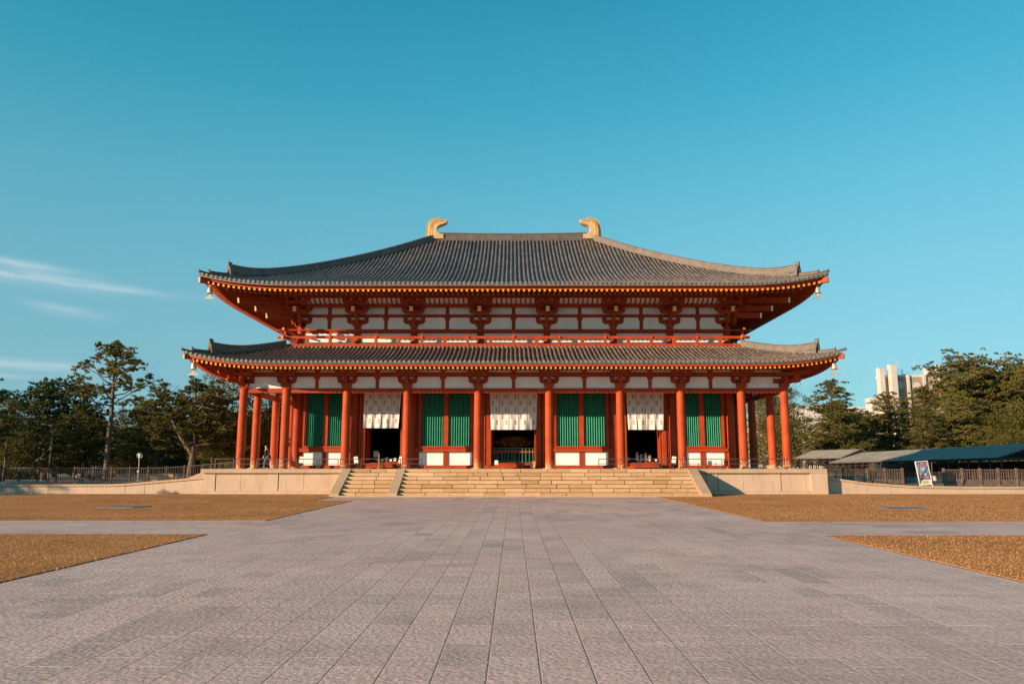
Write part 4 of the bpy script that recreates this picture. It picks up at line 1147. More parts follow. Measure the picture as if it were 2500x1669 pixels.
# low railings standing on the terrace edge
def railing(x, y, rz, label, z=PZ, w=1.22, slope=0.0, grp='low brown railings along the terrace edge'):
    o = empty('low_railing', (x, y, z), rz, label, 'railing', grp)
    h = 0.66
    for s in (-1, 1):
        b = MB(); zb = slope * s * w / 2
        b.box(s * w / 2 - 0.025, s * w / 2 + 0.025, -0.02, 0.02, zb + 0.02, zb + h); b.box(s * w / 2 - 0.06, s * w / 2 + 0.06, -0.16, 0.16, zb, zb + 0.025)
        b.build('post', ['railmetal'], o)
    b = MB()
    for zz, t in ((h, 0.05), (h * 0.52, 0.035)):
        b.bar((-w / 2 - 0.02, 0, zz - t / 2 - slope * w / 2), (w / 2 + 0.02, 0, zz - t / 2 + slope * w / 2), 0.05, t)
    b.build('rail', ['railmetal'], o)
    return o
words = ['leftmost', 'second from left', 'third from left', 'fourth from left', 'fifth from left', 'sixth from left', 'seventh from left', 'eighth from left', 'ninth from left', 'tenth from left']
for i in range(10):
    railing(-18.85 + i * 1.36, -1.35, 0, '%s of the brown railing sections on the left half of the terrace' % words[i])
words[9] = 'rightmost'
for i in range(10):
    railing(6.15 + i * 1.36, -1.35, 0, '%s of the brown railing sections on the right half of the terrace' % words[i])

# ------------------------------------------------------------------ ground, lawns, paths
def sheet(name, polys, z, mat, kind='structure', thick=0.0):
    b = MB()
    for p in polys:
        n = len(p)
        if thick: b.prism(p, z - thick, z, 'z')
        else: b.add([(x, y, z) for x, y in p], [tuple(range(n))])
    o = b.build(name, [mat]); return tag(o, kind=kind)
sheet('ground', [[(-900, -120), (900, -120), (900, 1500), (-900, 1500)]], -0.03, 'soil')
sheet('main_path', [[(-8.5, -75), (8.5, -75), (8.5, -8.2), (8.5, -5.1), (-10.6, -5.1), (-10.6, -10.4), (-8.5, -10.4)]], 0.0, 'paving')
sheet('side_path', [[(-70, -30.0), (-8.5, -30.0), (-8.5, -24.8), (-70, -24.8)], [(8.5, -30.3), (70, -30.3), (70, -25.2), (8.5, -25.2)]], 0.0, 'sidepaving')
def lawn(poly):
    sheet('soil', [poly], -0.006, 'edgesoil')
    cx = sum(p[0] for p in poly) / len(poly)
    poly = [(x - 0.06 if x > 0 and abs(x) > 60 else (x + 0.07 if x > 0 else x - 0.07), y) for x, y in poly]
    return tag(MB().prism(poly, -0.02, 0.014, 'z').build('lawn', ['lawn']), kind='structure')
lawn([(-70, -75), (-8.5, -75), (-8.5, -30.0), (-70, -30.0)])
lawn([(8.5, -75), (70, -75), (70, -30.3), (8.5, -30.3)])
lawn([(-70, -24.8), (-8.5, -24.8), (-8.5, -10.4), (-10.6, -10.4), (-10.6, -5.3), (-10.6, -1.6), (-70, -1.6)])
lawn([(8.5, -25.2), (70, -25.2), (70, -1.6), (11.75, -1.6), (11.75, -5.75), (8.5, -5.75)])
# dry turf blades over the visible lawn
rng = np.random.default_rng(5)
def turf(name, x0, x1, y0, y1, n, test):
    x = rng.uniform(x0, x1, n); y = rng.uniform(y0, y1, n)
    k = test(x, y); x, y = x[k], y[k]; n = len(x)
    a = rng.uniform(0, 2 * PI, n); h = rng.uniform(0.012, 0.034, n) * (1 + 0.6 * (rng.random(n) > 0.95)); w = rng.uniform(0.005, 0.011, n); ln_ = rng.uniform(-0.025, 0.025, (n, 2))
    V = np.zeros((n, 3, 3)); V[:, 0] = np.c_[x - np.cos(a) * w, y - np.sin(a) * w, np.full(n, 0.01)]; V[:, 1] = np.c_[x + np.cos(a) * w, y + np.sin(a) * w, np.full(n, 0.01)]
    V[:, 2] = np.c_[x + ln_[:, 0], y + ln_[:, 1], 0.01 + h]
    me = bpy.data.meshes.new(name); me.vertices.add(3 * n); me.vertices.foreach_set('co', V.reshape(-1))
    me.loops.add(3 * n); me.loops.foreach_set('vertex_index', np.arange(3 * n, dtype=np.int32)); me.polygons.add(n); me.polygons.foreach_set('loop_start', np.arange(0, 3 * n, 3, dtype=np.int32))
    me.materials.append(M['blades']); me.update(calc_edges=True)
    o = bpy.data.objects.new(name, me); C.objects.link(o); return tag(o, 'short dry golden grass on the lawns', 'grass', kind='stuff')
def inlawn(x, y):
    x = x + 0.05 * np.sin(y * 37.0) * np.sin(y * 11.3); y = y + 0.06 * np.sin(x * 31.0) * np.sin(x * 7.1)
    ax = np.abs(x)
    vis = (ax < (y + 52) * 0.70 + 1.0) & (y > -41)
    l = (ax > 8.49)
    l &= ~((y > -30.02) & (y < -24.78) & (x < 0)); l &= ~((y > -30.32) & (y < -25.18) & (x > 0))
    l &= ~((x < 0) & (x > -10.65) & (y > -10.42)); l &= ~((x > 0) & (x < 11.8) & (y > -5.8))
    dens = rng.random(len(x)) < np.clip(12.0 / (y + 52), 0, 1) ** 1.2
    return vis & l & dens
turf('grass', -38, 38, -41, -1.9, 1500000, inlawn)
# stone covers flush in the lawn
for x, y, lab in ((-17.6, -16.6, 'flat grey stone cover set flush in the left lawn'), (17.0, -17.7, 'flat grey stone cover set flush in the right lawn')):
    o = MB().prism([(x - 0.95, y - 0.65), (x + 0.75, y - 0.75), (x + 0.95, y + 0.65), (x - 0.75, y + 0.75)], 0.0, 0.045, 'z').build('stone_cover', ['covers']); tag(o, lab, 'stone cover')

# ------------------------------------------------------------------ side retaining walls and raised ground
def retaining(sx, prof, label, xe):
    """prof: list of (x distance, top z)"""
    o = empty('retaining_wall', (0, 0, 0), 0, label, 'wall')
    b = MB(); c = MB(); j = MB()
    F = -1.15
    for (xa, za), (xb, zb) in zip(prof, prof[1:]):
        n = max(1, int(abs(xb - xa) / 1.25))
        for i in range(n):
            t0, t1 = i / n, (i + 1) / n
            x0, x1 = xa + (xb - xa) * t0, xa + (xb - xa) * t1; z0, z1 = za + (zb - za) * t0, za + (zb - za) * t1
            X0, X1 = sx * x0, sx * x1
            g = 0.02 if i % 4 == 3 else 0.004
            def pr(bb, ya, yb, za0, za1, lo0, lo1, g):
                A, B = (X0 + g * (1 if X1 > X0 else -1), X1 - g * (1 if X1 > X0 else -1))
                bb.add([(A, ya, lo0), (B, ya, lo1), (B, yb, lo1), (A, yb, lo0), (A, ya, za0), (B, ya, za1), (B, yb, za1), (A, yb, za0)], [(0, 3, 2, 1), (4, 5, 6, 7), (0, 1, 5, 4), (1, 2, 6, 5), (2, 3, 7, 6), (3, 0, 4, 7)])
            pr(b, F, F + 0.3, z0 - 0.155, z1 - 0.155, 0, 0, g)
            pr(c, F - 0.07, F + 0.55, z0, z1, z0 - 0.135, z1 - 0.135, 0.004)
            pr(j, F + 0.03, F + 0.4, z0 - 0.134, z1 - 0.134, 0, 0, 0)
    b.build('wall_slabs', ['stone'], o); c.build('coping', ['capstone'], o); j.build('joints', ['joint'], o)
    return o
retaining(-1, [(20.15, 1.10), (25.3, 0.66), (26.5, 0.62), (48, 0.56)], 'low pale stone wall sloping down leftwards from the terrace', 48)
retaining(1, [(20.15, 1.12), (23.0, 0.72), (26.0, 0.52), (29, 0.48), (48, 0.46)], 'low pale stone wall sloping down rightwards from the terrace', 48)
b = MB()
b.add([(-20.1, -0.62, 1.05), (-25.3, -0.62, 0.60), (-26.5, -0.62, 0.56), (-48, -0.62, 0.50), (-48, 9.0, 0.50), (-26.5, 9.0, 0.56), (-25.3, 9.0, 0.60), (-20.1, 9.0, 1.05)], [(0, 1, 6, 7), (1, 2, 5, 6), (2, 3, 4, 5)])
b.add([(20.1, -0.62, 1.07), (23.0, -0.62, 0.67), (26, -0.62, 0.47), (29, -0.62, 0.43), (48, -0.62, 0.41), (48, 9.0, 0.41), (29, 9.0, 0.43), (26, 9.0, 0.47), (23, 9.0, 0.67), (20.1, 9, 1.07)], [(0, 1, 8, 9), (1, 2, 7, 8), (2, 3, 6, 7), (3, 4, 5, 6)])
tag(b.build('raised_ground', ['soil']), kind='structure')
sheet('back_ground', [[(-120, 9.0), (-20, 9.0), (-20, 120), (-120, 120)], [(20, 9.0), (140, 9.0), (140, 120), (20, 120)]], 0.32, 'soil')
# sloped cheek stone beside the left end of the terrace
o = empty('ramp_cheek', (-20.16, -0.5, 1.0), 0, 'sloping pale cheek stone against the left end of the terrace', 'stone')
MB().prism([(0.0, 0.0), (0.0, 0.55), (-1.35, 0.02), (-1.5, -0.1), (-0.1, -0.06)], 0.0, 0.4, 'y').build('cheek', ['capstone'], o)
# foundation stones on the left raised ground
rnd = random.Random(21)
fs = [(-43.5, 1.2, 1.5), (-41.0, 3.4, 1.3), (-38.4, 1.6, 1.7), (-35.6, 3.2, 1.2), (-33.0, 1.2, 1.6), (-30.2, 3.0, 1.1), (-44.8, 4.2, 1.0), (-36.6, 0.2, 0.8)]
fl = ['leftmost large', 'low', 'wide', 'small', 'long flat', 'rightmost', 'partly hidden', 'tiny front']
for (x, y, r), l in zip(fs, fl):
    b = MB(); b.sm = True; n = 14; vs = []
    rr = [r * rnd.uniform(0.7, 1.0) for _ in range(n)]
    for h, k in ((0.0, 1.0), (0.12, 0.97), (0.19, 0.80), (0.21, 0.4)):
        vs += [(math.cos(2 * PI * q / n) * rr[q] * k, math.sin(2 * PI * q / n) * rr[q] * k * 0.7, h + rnd.uniform(-0.015, 0.015)) for q in range(n)]
    b.add(vs, [(a * n + q, a * n + (q + 1) % n, (a + 1) * n + (q + 1) % n, (a + 1) * n + q) for a in range(3) for q in range(n)] + [tuple(range(3 * n, 4 * n))])
    o = b.build('foundation_stone', ['oldstone']); o.location = (x, y, 0.50); o.rotation_euler = (0, 0, rnd.random() * 3)
    tag(o, '%s weathered flat foundation stone on the raised ground left of the terrace' % l, 'stone', 'foundation stones on the left')

# ------------------------------------------------------------------ fences
def picket_fence(pts, h, label, mat, post_w, bal_w, gap, solid=0.0, light=None):
    o = empty('wooden_fence', pts[0], 0, label, 'fence')
    p0 = Vector(pts[0])
    b = MB(); rl = MB(); kb = MB()
    proto = MB(); proto.box(-post_w / 2, post_w / 2, -post_w / 2, post_w / 2, -0.02, h + 0.06); proto.frustum(0, 0, h + 0.06, h + 0.09, post_w / 2 + 0.015, post_w / 2 + 0.015, post_w * 0.3, post_w * 0.3)
    po = None
    for i, p in enumerate(pts):
        if po is None: po = proto.build('post', [mat], o)
        else: dup(po, o, Vector(p) - p0)
    for a, c in zip(pts, pts[1:]):
        a = Vector(a) - p0; c = Vector(c) - p0
        U = Vector((0, 0, 1))
        rl.bar(a + U * (h - 0.03), c + U * (h - 0.03), 0.07, 0.06); rl.bar(a + U * (0.30 if not solid else solid), c + U * (0.30 if not solid else solid), 0.05, 0.06)
        rl.bar(a + U * 0.06, c + U * 0.06, 0.05, 0.06)
        n = max(2, int((c - a).length / gap))
        for k in range(1, n):
            q = a + (c - a) * k / n
            b.box(q.x - bal_w / 2, q.x + bal_w / 2, q.y - 0.015, q.y + 0.015, q.z + (0.33 if solid == 0 else solid), q.z + h - 0.06)
        if solid:
            m = int((c - a).length / 0.155)
            for k in range(m):
                q0 = a + (c - a) * (k + 0.03) / m; q1 = a + (c - a) * (k + 0.97) / m
                kb.bar(q0 + U * (solid / 2 + 0.04), q1 + U * (solid / 2 + 0.04), 0.03, solid - 0.12)
        else:
            for k in range(1, n):
                q = a + (c - a) * k / n
                b.box(q.x - bal_w / 2, q.x + bal_w / 2, q.y - 0.015, q.y + 0.015, q.z + 0.09, q.z + 0.27)
    rl.build('rails', [mat], o); b.build('balusters', [mat], o)
    if solid: kb.build('boards', [mat], o)
    return o
pl = [(-46.4 + i * 1.37, 6.0, 0.55) for i in range(15)] + [(-25.85, 6.0, 0.58), (-24.5, 5.9, 0.66), (-23.1, 5.8, 0.78), (-21.75, 5.6, 0.90), (-20.4, 5.4, 1.04)]
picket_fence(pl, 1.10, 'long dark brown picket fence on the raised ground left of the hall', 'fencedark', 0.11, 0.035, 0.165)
pr_ = [(29.2 + i * 1.235, 1.0, 0.44) for i in range(15)]
picket_fence(pr_, 1.12, 'sunlit brown board-and-picket fence right of the poster stand', 'fencewood', 0.14, 0.045, 0.16, 0.40)
pr2 = [(27.1 - i * 1.235, 2.4, 0.46) for i in range(3)]
picket_fence(pr2, 1.10, 'shaded brown picket fence section left of the poster stand', 'fencewood', 0.13, 0.045, 0.16, 0.36)
pr3 = [(24.4, 3.2, 0.50), (23.4, 3.4, 0.60), (22.4, 3.6, 0.74), (21.4, 3.8, 0.88), (20.5, 4.0, 1.02)]
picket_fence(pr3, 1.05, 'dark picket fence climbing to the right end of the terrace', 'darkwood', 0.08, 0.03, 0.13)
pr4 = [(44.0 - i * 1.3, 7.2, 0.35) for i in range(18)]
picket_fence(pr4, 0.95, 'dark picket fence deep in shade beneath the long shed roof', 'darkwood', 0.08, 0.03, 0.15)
# sloping handrails down the right end of the terrace
def handrail(pts, label):
    o = empty('handrail', pts[0], 0, label, 'handrail')
    p0 = Vector(pts[0]); b = MB()
    P = [Vector(p) - p0 for p in pts]
    for h, t in ((0.85, 0.045), (0.5, 0.035)):
        for a, c in zip(P, P[1:]): b.tube([a + Vector((0, 0, h)), c + Vector((0, 0, h))], t / 2, 8)
    b.build('rail', ['railmetal'], o)
    for a in P: b = MB(); b.box(a.x - 0.025, a.x + 0.025, a.y - 0.025, a.y + 0.025, a.z - 0.05, a.z + 0.87); b.build('post', ['railmetal'], o)
handrail([(20.3, 0.3, 1.12), (21.6, 0.3, 0.95), (22.9, 0.3, 0.75), (24.2, 0.3, 0.6), (25.4, 0.3, 0.5)], 'front dark metal handrail sloping down from the right end of the terrace')
handrail([(20.3, 1.9, 1.12), (21.4, 1.9, 1.0), (22.6, 1.9, 0.8), (23.8, 1.9, 0.66)], 'rear dark metal handrail sloping down beside the climbing picket fence')

# poster stand
ps = empty('poster_stand', (27.04, -0.75, 0.47), 0, 'tall leaning A-frame poster stand with dark blue event poster on the right low wall', 'poster stand')
b = MB(); H = 1.62
T = Matrix.Rotation(R(-7), 4, 'X') @ Matrix.Rotation(R(-4), 4, 'Y'); b.T = T
b.box(-0.42, -0.385, -0.02, 0.03, 0, H); b.box(0.385, 0.42, -0.02, 0.03, 0, H); b.box(-0.42, 0.42, -0.02, 0.03, H, H + 0.035); b.box(-0.42, 0.42, -0.02, 0.03, 0.10, 0.135); b.T = None
b.build('frame', ['paper'], ps)
b = MB(); b.T = Matrix.Rotation(R(14), 4, 'X') @ Matrix.Rotation(R(-4), 4, 'Y'); b.box(-0.42, -0.385, 0.03, 0.07, 0, H * 0.98); b.box(0.385, 0.42, 0.03, 0.07, 0, H * 0.98); b.T = None; b.build('rear_leg', ['steel'], ps)
b = MB(); b.T = T; b.add([(-0.385, -0.012, 0.135), (0.385, -0.012, 0.135), (0.385, -0.012, H), (-0.385, -0.012, H), (-0.385, 0.012, 0.135), (0.385, 0.012, 0.135), (0.385, 0.012, H), (-0.385, 0.012, H)], [(0, 1, 2, 3), (7, 6, 5, 4), (0, 4, 5, 1), (3, 2, 6, 7), (0, 3, 7, 4), (1, 5, 6, 2)])
po = b.build('poster', ['poster'], ps, fixn=False)
me = po.data; uv = me.uv_layers.new(name='UVMap')
fu = [(0, 0), (1, 0), (1, 1), (0, 1)]
for p in me.polygons:
    for q, li in enumerate(p.loop_indices): uv.data[li].uv = fu[q] if p.index == 0 else (0.5, 0.25)
b = MB(); b.T = T
b.add([(0.22, -0.018, H - 0.13), (0.385, -0.018, H - 0.13), (0.385, -0.018, H - 0.002), (0.22, -0.018, H - 0.002)], [(0, 1, 2, 3)])
for x0, x1, z0, z1 in ((-0.24, -0.04, 1.30, 1.38), (-0.01, 0.24, 1.30, 1.38), (-0.27, -0.12, 1.265, 1.295), (0.1, 0.27, 1.265, 1.295)): b.add([(x0, -0.017, z0), (x1, -0.017, z0), (x1, -0.017, z1), (x0, -0.017, z1)], [(0, 1, 2, 3)])
b.mi = 1
for x0, x1, z0, z1 in ((-0.06, 0.06, 1.50, 1.53), (-0.22, 0.22, 1.225, 1.24), (-0.1, 0.12, 1.08, 1.12), (0.0, 0.14, 0.72, 0.86), (-0.26, -0.2, 0.80, 0.87), (-0.22, 0.0, 0.62, 0.645), (0.05, 0.22, 0.60, 0.635), (0.22, 0.32, 0.62, 0.64), (-0.10, 0.30, 0.50, 0.51), (-0.10, 0.28, 0.46, 0.47), (-0.10, 0.30, 0.42, 0.43)):
    b.add([(x0, -0.017, z0), (x1, -0.017, z0), (x1, -0.017, z1), (x0, -0.017, z1)], [(0, 1, 2, 3)])
b.mi = 2
b.add([(-0.22, -0.017, 0.17), (0.2, -0.017, 0.17), (0.2, -0.017, 0.36), (-0.22, -0.017, 0.36)], [(0, 1, 2, 3)])
b.build('poster_print', ['posterred', 'posterwhite', 'postergreen'], ps)
for x, l in ((28.0, 'left'), (28.35, 'right')):
    o = empty('notice_sign', (x, 0.6, 0.45), 0, '%s of two small pale notices on posts just right of the poster' % l, 'sign', 'small notices right of the poster')
    b = MB(); b.box(-0.02, 0.02, -0.02, 0.02, 0, 0.75); b.build('post', ['darkwood'], o)
    b = MB(); b.box(-0.13, 0.13, -0.04, -0.022, 0.36, 0.68); b.build('board', ['greywall'], o)

# ------------------------------------------------------------------ sheds on the right
def shed(name, A, B, back, rise, zf, label, seed, ground=0.32):
    """A far eave corner, B near eave corner (x, y, z); roof rises away from the eave towards `back` vector"""
    o = empty(name, (B[0], B[1], ground), 0, label, 'shed')
    p0 = Vector((B[0], B[1], ground)); A = Vector(A) - p0; Bv = Vector(B) - p0; bk = Vector(back)
    up = Vector((0, 0, rise)); t = Vector((0, 0, -0.07))
    b = MB()
    for s in (1,):
        q = [A, Bv, Bv + bk + up, A + bk + up]
        b.add(q + [p + t for p in q], [(0, 1, 2, 3), (7, 6, 5, 4), (0, 4, 5, 1), (1, 5, 6, 2), (2, 6, 7, 3), (3, 7, 4, 0)])
        q = [A + bk + up, Bv + bk + up, Bv + bk * 2, A + bk * 2]
        b.add(q + [p + t for p in q], [(0, 1, 2, 3), (7, 6, 5, 4), (0, 4, 5, 1), (1, 5, 6, 2), (2, 6, 7, 3), (3, 7, 4, 0)])
    # raised ribs running down the roof
    d = (Bv - A); n = int(d.length / 0.45)
    for i in range(1, 9):
        a = A + (bk + up) * i / 9 + Vector((0, 0, 0.012)); c = Bv + (bk + up) * i / 9 + Vector((0, 0, 0.012)); b.bar(a, c, 0.05, 0.05)
    b.build('roof', ['shedroof'], o)
    b = MB(); b.bar(Bv + Vector((0, 0, -0.14)), Bv + bk + up + Vector((0, 0, -0.14)), 0.08, 0.14); b.bar(Bv + bk + up + Vector((0, 0, -0.14)), Bv + bk * 2 + Vector((0, 0, -0.14)), 0.08, 0.14)
    b.bar(A + t * 2, Bv + t * 2, 0.08, 0.10)
    b.build('bargeboard', ['darkwood'], o)
    npost = max(3, int(d.length / 1.7)); pp = None
    for i in range(npost + 1):
        q = A + d * i / npost + bk * 0.08
        hh = q.z - 0.1
        for f in (0, 1):
            b = MB(); r = q + bk * 1.84 * f; b.box(r.x - 0.05, r.x + 0.05, r.y - 0.05, r.y + 0.05, 0, hh); b.build('post', ['darkwood'], o)
    b = MB(); b.bar(A + bk * 0.08 + Vector((0, 0, -0.55)), Bv + bk * 0.08 + Vector((0, 0, -0.55)), 0.06, 0.07)
    b.bar(Bv + bk * 0.05 + Vector((0, 0, -0.15)), Bv + bk * 1.95 + Vector((0, 0, -0.15)), 0.08, 0.1)
    for i in range(npost):
        q = A + d * (i + 0.0) / npost + bk * 0.08; w = A + d * (i + 0.35) / npost + bk * 0.08
        b.bar(Vector((q.x, q.y, q.z - 0.75)), Vector((w.x, w.y, w.z - 0.12)), 0.05, 0.06)
    b.build('bracing', ['darkwood'], o)
    b = MB(); q0 = A + bk * 1.6; q1 = Bv + bk * 1.6; b.bar(Vector((q0.x, q0.y, (q0.z - 0.1) / 2)), Vector((q1.x, q1.y, (q1.z - 0.1) / 2)), 0.05, q0.z - 0.12); b.build('back_wall', ['darkwood'], o)
    return o
shed('long_shed', (47.0, 64.0, 2.10), (49.7, 28.0, 2.62), (5.4, 0.6, 0), 1.5, 0, 'long open shed with low grey ribbed roof behind the right fence', 1)
shed('small_shed', (50.5, 88.0, 2.9), (53.0, 74.0, 2.9), (3.8, 1.0, 0), 1.4, 0, 'smaller shed with low sunlit roof behind the far end of the long shed', 2)

# ------------------------------------------------------------------ distant buildings
tw = empty('tower_building', (105.7, 158, 0), 0, 'tall pale building with projecting white piers and round windows above the right pines', 'building')
b = MB(); b.box(-7.0, 10.5, -6.5, -1.5, 0, 25.0); b.build('wall', ['brownwall'], tw)
b = MB(); b.box(-7.05, 10.55, -6.56, -1.45, 24.6, 25.2); b.build('parapet', ['greywall'], tw)
b = MB(); q = MB()
for x, z1, w, y0 in ((-8.6, 27.1, 1.2, -7.4), (-6.2, 27.9, 1.5, -8.6), (-1.3, 25.5, 0.65, -7.0), (3.0, 25.4, 0.65, -7.0), (4.6, 27.2, 1.4, -6.2), (7.0, 27.9, 1.3, -8.0)):
    p = MB(); p.prism([(y0, 0), (y0, z1 - 0.35), (y0 + 1.2, z1), (y0 + 2.2, z1), (y0 + 2.2, 0)], x, x + w, 'x'); p.build('pier', ['whitewall'], tw)
MB().box(-8.0, -7.01, -6.3, -5.0, 0, 24.8).build('side_wall', ['brownwall'], tw)
def round_window(x, z, r, y, ax='y'):
    w = MB(); w.T = Matrix.Translation((x, y, z)) @ Matrix.Rotation(PI / 2, 4, 'X'); w.lathe(0, 0, [(r, 0), (r, 0.12), (r * 0.9, 0.12), (r * 0.88, 0.02)], 24); o = w.build('round_window', ['brownwall'], tw)
    w = MB(); w.T = Matrix.Translation((x, y, z)) @ Matrix.Rotation(PI / 2, 4, 'X'); w.lathe(0, 0, [(r * 0.86, 0.0), (r * 0.86, 0.05)], 24); w.build('pane', ['whitewall'], o)
round_window(-7.45, 22.5, 0.62, -6.32); round_window(-3.3, 22.4, 1.35, -6.5); round_window(1.2, 22.2, 1.35, -6.5); round_window(5.8, 22.2, 1.2, -6.5)
b = MB()
for x, z1, r in ((-2.6, 29.6, 0.05), (1.9, 29.8, 0.05), (-1.7, 27.2, 0.09), (-1.3, 27.0, 0.07), (0.2, 26.4, 0.04), (2.8, 28.2, 0.03), (3.6, 26.6, 0.05), (-4.9, 26.9, 0.14), (-7.2, 26.6, 0.14)): b.tube([(x, -5, 25.1), (x, -5, z1)], r, 6)
b.build('antennas', ['steel'], tw)
MB().box(-10.6, -7.9, -5.9, -2, 0, 19.2).build('wing', ['whitewall'], tw)
def block(x, y, w, d, h, label, floors, mat='whitewall'):
    o = empty('white_building', (x, y, 0), 0, label, 'building')
    MB().box(-w / 2, w / 2, 0, d, 0, h).build('wall', [mat], o)
    MB().box(-w / 2 - 0.4, w / 2 + 0.4, -0.4, d + 0.4, h + 0.002, h + 0.5).build('roof', ['greywall'], o)
    for f in range(floors):
        for i in range(int(w / 3)):
            q = MB(); xx = -w / 2 + 1.5 + i * 3; zz = 1.5 + f * (h - 1) / floors; q.box(xx - 0.9, xx + 0.9, -0.06, 0.02, zz, zz + 1.5); q.build('window', ['glass'], o)
block(99, 178, 39, 18, 14.5, 'white low building glimpsed between the right-hand pines', 3)
block(112, 205, 32, 16, 20, 'white stepped building beyond the gap in the right pines', 3)
block(74, 162, 30, 14, 11.8, 'pale building with long roof behind the rightmost front column', 2)
block(-40, 100, 22, 10, 6.2, 'pale pinkish building glimpsed through the left trees', 2, 'greywall')

# ------------------------------------------------------------------ small things behind the left fence
o = empty('wooden_pole', (-37.05, 10.0, 0.32), 0, 'tall thin dark wooden pole with guy wire behind the left fence', 'pole')
MB().tube([(0, 0, 0), (0.04, 0, 4.35)], [0.06, 0.045], 8).build('shaft', ['fencewood'], o)
MB().tube([(0, 0, 2.9), (-2.9, 0.6, 0.4)], 0.012, 5).build('guy_wire', ['steel'], o)
o = empty('globe_lamp', (-29.4, 9.0, 0.3), 0, 'round-headed park lamp on a thin grey post behind the left fence', 'lamp')
MB().tube([(0, 0, 0), (0, 0, 2.05)], 0.035, 8).build('post', ['steel'], o)
b = MB(); b.T = Matrix.Translation((0, 0, 2.27))
ring = [(0.21 * math.cos(t * PI / 12), 0, 0.21 * math.sin(t * PI / 12)) for t in range(25)]
b.tube(ring, 0.018, 6); b.tube([(-0.21, 0, 0), (0.21, 0, 0)], 0.015, 6); b.T = None; b.build('ring', ['steel'], o)
b = MB(); b.lathe(0, 0, [(0.04, 2.08), (0.08, 2.13), (0.10, 2.27), (0.07, 2.38), (0.03, 2.42)], 14); b.build('lamp_glass', ['paper'], o)
b = MB(); b.lathe(0, 0, [(0.10, 1.0), (0.11, 1.06), (0.05, 1.1)], 10); b.build('collar', ['paper'], o)
def car(x, y, rz, mat, label):
    o = empty('parked_car', (x, y, 0.32), rz, label, 'car')
    b = MB(); prof = [(-2.1, 0.28), (-2.15, 0.62), (-1.95, 0.85), (-1.2, 0.93), (-0.75, 1.36), (0.75, 1.42), (1.45, 1.0), (2.0, 0.85), (2.1, 0.55), (2.05, 0.28)]
    b.prism(prof, -0.83, 0.83); b.build('body', [mat], o)
    b = MB(); b.prism([(-1.1, 0.95), (-0.70, 1.30), (0.70, 1.36), (1.3, 1.0)], -0.845, 0.845); b.build('windows', ['glass'], o)
    b = MB(); b.add([(-1.23, -0.7, 0.955), (-1.23, 0.7, 0.955), (-0.80, 0.62, 1.35), (-0.80, -0.62, 1.35)], [(0, 1, 2, 3)]); b.build('windscreen', ['glass'], o)
    for sx in (-1.35, 1.35):
        for sy in (-1, 1):
            b = MB(); b.tube([(sx, sy * 0.70, 0.31), (sx, sy * 0.88, 0.31)], 0.31, 16); w = b.build('wheel', ['rubber'], o)
            b = MB(); b.tube([(sx, sy * 0.85, 0.31), (sx, sy * 0.90, 0.31)], 0.18, 12); b.build('rim', ['steel'], w)
    for sy in (-0.6, 0.6): b = MB(); b.box(-2.16, -2.05, sy - 0.17, sy + 0.17, 0.62, 0.76); b.build('headlight', ['paper'], o)
car(-42.0, 26.5, R(68), 'carwhite', 'silver car parked behind the left fence near the tall pine trunk')
car(-38.8, 27.5, R(50), 'cardark', 'dark blue car parked behind the left fence right of the tall pine trunk')
o = empty('boundary_wall', (-30.5, 15.0, 0.3), 0, 'long low pale block wall catching sun behind the left fence', 'wall')
b = MB()
for i in range(14): b.box(-3.6 + i * 0.62, -3.6 + (i + 1) * 0.62 - 0.02, -0.12, 0.12, 0, 0.72)
b.build('blocks', ['stone'], o); MB().box(-3.65, 5.1, -0.16, 0.16, 0.722, 0.80).build('coping', ['capstone'], o)
# tufts of clipped weed by the left wall
for x, y, z, r, l in ((-22.6, -1.55, 0.03, 0.34, 'grey green weed tuft at the foot of the left sloping wall'),):
    b = MB(); rr = random.Random(2)
    for i in range(420):
        a = rr.random() * 2 * PI; e = rr.random(); q = Vector((math.cos(a) * r * 1.5 * e, math.sin(a) * r * 0.6 * e, 0)); t = q + Vector((rr.uniform(-.12, .12), rr.uniform(-.08, .08), rr.uniform(0.15, 0.42) * (1.1 - e * 0.6)))
        b.add([q + Vector((-0.008, 0, 0)), q + Vector((0.008, 0, 0)), t], [(0, 1, 2)])
    o = b.build('weed_tuft', ['oldstone'], None, fixn=False); o.location = (x, y, z); tag(o, l, 'plant')
